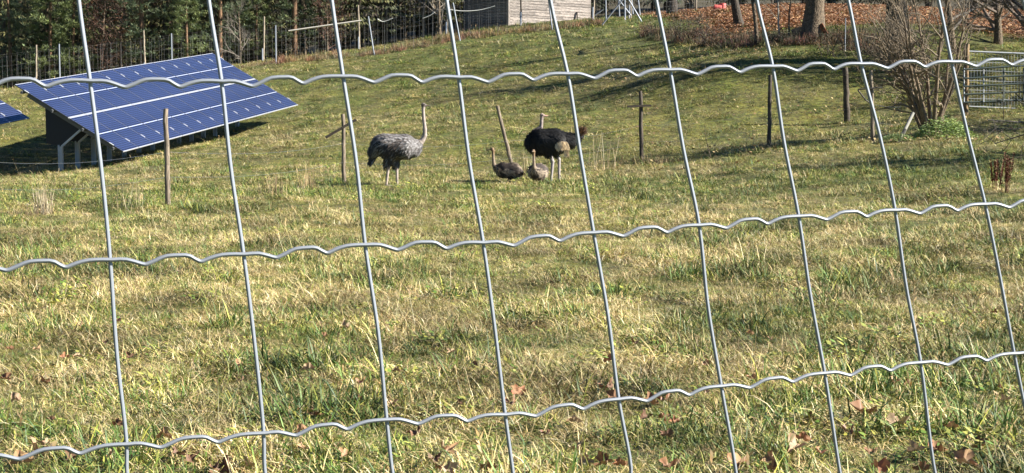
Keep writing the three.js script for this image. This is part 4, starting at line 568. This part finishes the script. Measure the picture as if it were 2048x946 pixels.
  for (let s = 0; s < 420; s++) { const px = 1290 + r() * 520, p = ground(px, 85, (px < 1480 ? lerp(71, 60, (px - 1290) / 190) : lerp(60, 54, (px - 1480) / 330)) + (r() - .5) * 4), v = r() < .6 ? 2 : 1, sc = .5 + r() * .7; lists[v].push([p.x, p.y, p.z, r() * 6.28, sc, sc * (.5 + r() * .5), .35 + r() * .5, .35 + r() * .4, .4 + r() * .4]); }
  scatter(strip, lists, leafMat(.1), 'dry_bank_grass', 'tall dry brown grass along the far fences and bank', 'grass');
  // brambles
  const bush = (seed, px, py, Z, w, h, l, cols) => { const q = rng(seed), g = grp(), m = new MB(), lf = new MB(), tips = []; for (let k = 0; k < 16; k++) { const a = q() * 6.28; wood(m, q, V((q() - .5) * w * .8, -.05, (q() - .5) * .8), V(Math.cos(a) * .6, 1, Math.sin(a) * .5), h * (.5 + q() * .5), .016, 2, { wob: .6, kids: [3, 5], split: .55, col: [.09, .07, .05], seg: .2 }, tips); } for (const [t] of tips) for (let k = 0; k < 2; k++) { const a = q() * 6.28; lf.diamond(V(t.x + (q() - .5) * .2, t.y + (q() - .5) * .2, t.z + (q() - .5) * .2), V(Math.cos(a), -.2, Math.sin(a)), V(-Math.sin(a), q() - .5, Math.cos(a)).normalize(), .09, .06, jit(q, cols[Math.floor(q() * cols.length)], .4)); } part(g, 'stems', m.geo(), vcMat).userData.kind = 'stuff'; part(g, 'leaves', lf.geo(), leafMat(.1)); put(g, ground(px, py, Z)); tag(g, 'bramble_bush', l, 'bush', 'bramble bushes on the bank'); };
  const br = [[.04, .045, .02], [.07, .05, .03], [.03, .035, .018]]; bush(861, 1398, 70, 65, 2, 1.5, 'dark upright bramble bush left of the leaning trunk', br); bush(862, 1330, 70, 69, 3, .9, 'low dark bramble bush nearest the braced fence corner', br); bush(863, 1455, 80, 62, 2.6, .7, 'low dark bramble bush under the leaning trunk', br); bush(864, 1560, 95, 58, 2.4, .6, 'low bramble bush at the foot of the saplings', [...br, [.16, .12, .07]]); bush(865, 1700, 110, 53, 2.6, .9, 'dark bramble bush between thick trunk and bare bush', br);
  // rusty sheet and board by the thick trunk
  const tb = ground(1598, 72, 58.6), sheet = new THREE.Mesh(boardGeo(V(tb.x - .25, tb.y + .15, tb.z), V(tb.x + .4, tb.y + .35, tb.z), .45, .04), std({ color: lin(.012, .012, .012), roughness: .8 })); tag(sheet, 'black_sheet', 'black sheet leaning at the left foot of the thick grey trunk', 'sheet');
  const ob = ground(1645, 68, 57.6), brd = new THREE.Mesh(boardGeo(V(ob.x - .1, ob.y + .55, ob.z), V(ob.x + .12, ob.y + .12, ob.z + .1), .2, .05), std({ color: lin(.4, .13, .05), map: woodTex })); tag(brd, 'orange_board', 'orange brown board leaning at the right foot of the thick grey trunk', 'board');
}
// ---------------------------------------------------------------- fallen leaves
{
  const shapes = [1, 2, 3, 4, 5, 6].map(s => { const r = rng(870 + s), m = new MB(), n = 20, c = m.vert(0, .004, 0, [1, 1, 1]), mid = [], ring = [], f = r() * 6.28, cr = .012 + .02 * r(); for (let k = 0; k < n; k++) { const a = k / n * 6.283, lobe = .55 + .45 * Math.abs(Math.cos(a * 2.5)) ** .8, rad = lobe * (.75 + .4 * r()) * (1.05 - .25 * Math.cos(a)) * .05, fold = cr * Math.cos(a * 2 + f); mid.push(m.vert(Math.cos(a) * rad * .5, fold * .35 + (r() - .5) * .006, Math.sin(a) * rad * .5, [.95, .95, .95])); ring.push(m.vert(Math.cos(a) * rad * (1 - cr * 6), fold + .014 + (r() - .3) * .02, Math.sin(a) * rad, [.8 + .4 * r(), .8 + .3 * r(), .8])); } for (let k = 0; k < n; k++) { const j = (k + 1) % n; m.tri(c, mid[j], mid[k]); m.quad(mid[k], mid[j], ring[j], ring[k]); } return m.geo(); });
  const mats = [[.3, .15, .08], [.22, .115, .06], [.36, .22, .125], [.16, .085, .05], [.38, .27, .18]].map(c => leafMat(.15, { color: lin(...c) })), r = rng(880);
  const spotsL = [[78, 905, 1.5], [150, 912, .9], [330, 880, .8], [450, 938, 1.2], [500, 928, .8], [380, 920, .7], [720, 770, .8], [712, 800, .7], [480, 735, .6], [130, 720, .7], [210, 690, .5], [260, 715, .6], [20, 700, .6], [90, 762, .8], [160, 655, .5], [780, 812, 1.0], [835, 862, .9], [890, 900, 1.1], [870, 925, .8], [1040, 790, 1.0], [1025, 805, .8], [1215, 782, 1.2], [1230, 800, 1.0], [1300, 805, 1.0], [1330, 800, 1.1], [1325, 838, .8], [1290, 840, .7], [1350, 850, .6], [1150, 900, .8], [1210, 925, 1], [1240, 938, .7], [1340, 940, 1], [1590, 890, 1.1], [1605, 880, .8], [1730, 830, 1.4], [1795, 850, 1.1], [1788, 770, .8], [1865, 735, .7], [1700, 870, .7], [1830, 905, .9], [1930, 925, 1.1], [1990, 630, .6], [2010, 800, .7], [1905, 860, .7], [1480, 935, 1], [1540, 925, .8], [1410, 730, .7], [1270, 690, .8], [1500, 670, .6], [1640, 905, .6], [1755, 935, .9], [1960, 890, .8], [610, 900, .7], [690, 910, .6], [980, 940, .8], [1090, 870, .6], [30, 800, .7], [45, 930, 1.1]];
  for (let k = 0; k < 40; k++) spotsL.push([r() * 2048, 620 + r() * 330, .4 + r() * .5]);
  spotsL.forEach(([px, py, s], i) => { let Z = 1.8 * FPX / (py - 216); for (let k = 0; k < 4; k++) { const p = at(px, py, Z), e = p.y - H(p.x, p.z) - .05; Z += e * Z / 1.8; } const p = ground(px, py, Z), mi = Math.floor(r() * 5), o = new THREE.Mesh(shapes[i % 6], mats[mi]); o.position.set(p.x, p.y + .045 + r() * .03, p.z); o.rotation.set((r() - .5) * 1.1, r() * 6.28, (r() - .5) * 1.1); o.scale.setScalar(s * 1.15); const gap = [250, 520, 775, 1015, 1240, 1450, 1650, 1845, 2100].findIndex(v => px < v), lb = (s > 1.05 ? 'large ' : s < .65 ? 'small ' : '') + ['orange brown', 'brown', 'tan', 'dark brown', 'buff'][mi] + ' fallen leaf ' + (py < 700 ? 'far back' : py < 850 ? 'midway' : 'close') + ' in the grass, mesh gap ' + ['one', 'two', 'three', 'four', 'five', 'six', 'seven', 'eight', 'nine'][gap] + ' from the left'; tag(o, 'fallen_leaf', lb, 'leaf', 'fallen leaves in the near grass'); });
  // carpet of leaves on the slope
  const lm = [1, 2].map(k => { const m = new MB(), q = rng(890 + k); for (let i = 0; i < 90; i++) { const a = q() * 6.28, d = Math.sqrt(q()) * .42; m.diamond(V(Math.cos(a) * d, .02 + q() * .06, Math.sin(a) * d), V(Math.cos(a * 7), (q() - .3), Math.sin(a * 7)).normalize(), V(-Math.sin(a * 7), q() - .5, Math.cos(a * 7)).normalize(), .06 + q() * .05, .05 + q() * .04, jit(q, q() < .25 ? [.42, .24, .11] : q() < .4 ? [.2, .1, .05] : [.34, .155, .065], .35)); } return m.geo(); }), lists = [[], []];
  for (let k = 0; k < 5200; k++) { const x = 5 + r() * 30, z = -56 - r() * 38; if (r() > leafCarpet(x, z)) continue; const sc = .7 + r() * .7, t = .7 + r() * .5; lists[k % 2].push([x, H(x, z), z, r() * 6.28, sc, sc, t, t, t]); }
  const loose = (() => { const m = new MB(), q = rng(896); for (let i = 0; i < 9; i++) { const a = q() * 6.28, d = Math.sqrt(q()) * 1.3, e = q() * 6.28; m.diamond(V(Math.cos(a) * d, .05 + q() * .05, Math.sin(a) * d), V(Math.cos(e), q() * .6, Math.sin(e)).normalize(), V(-Math.sin(e), q() - .3, Math.cos(e)).normalize(), .07 + q() * .04, .06 + q() * .03, jit(q, q() < .5 ? [.4, .3, .14] : [.34, .18, .08], .3)); } return m.geo(); })(); lm.push(loose); lists.push([]);
  for (let k = 0; k < 150; k++) { const x = 3 + r() * 19, z = -36 - r() * 24, t = .7 + r() * .5; lists[2].push([x, H(x, z), z, r() * 6.28, 1, 1, t, t, t]); }
  scatter(lm, lists, leafMat(.15), 'leaf_litter', 'orange brown leaf carpet covering the slope under the trees', 'leaves');
}
renderer.render(scene, camera);
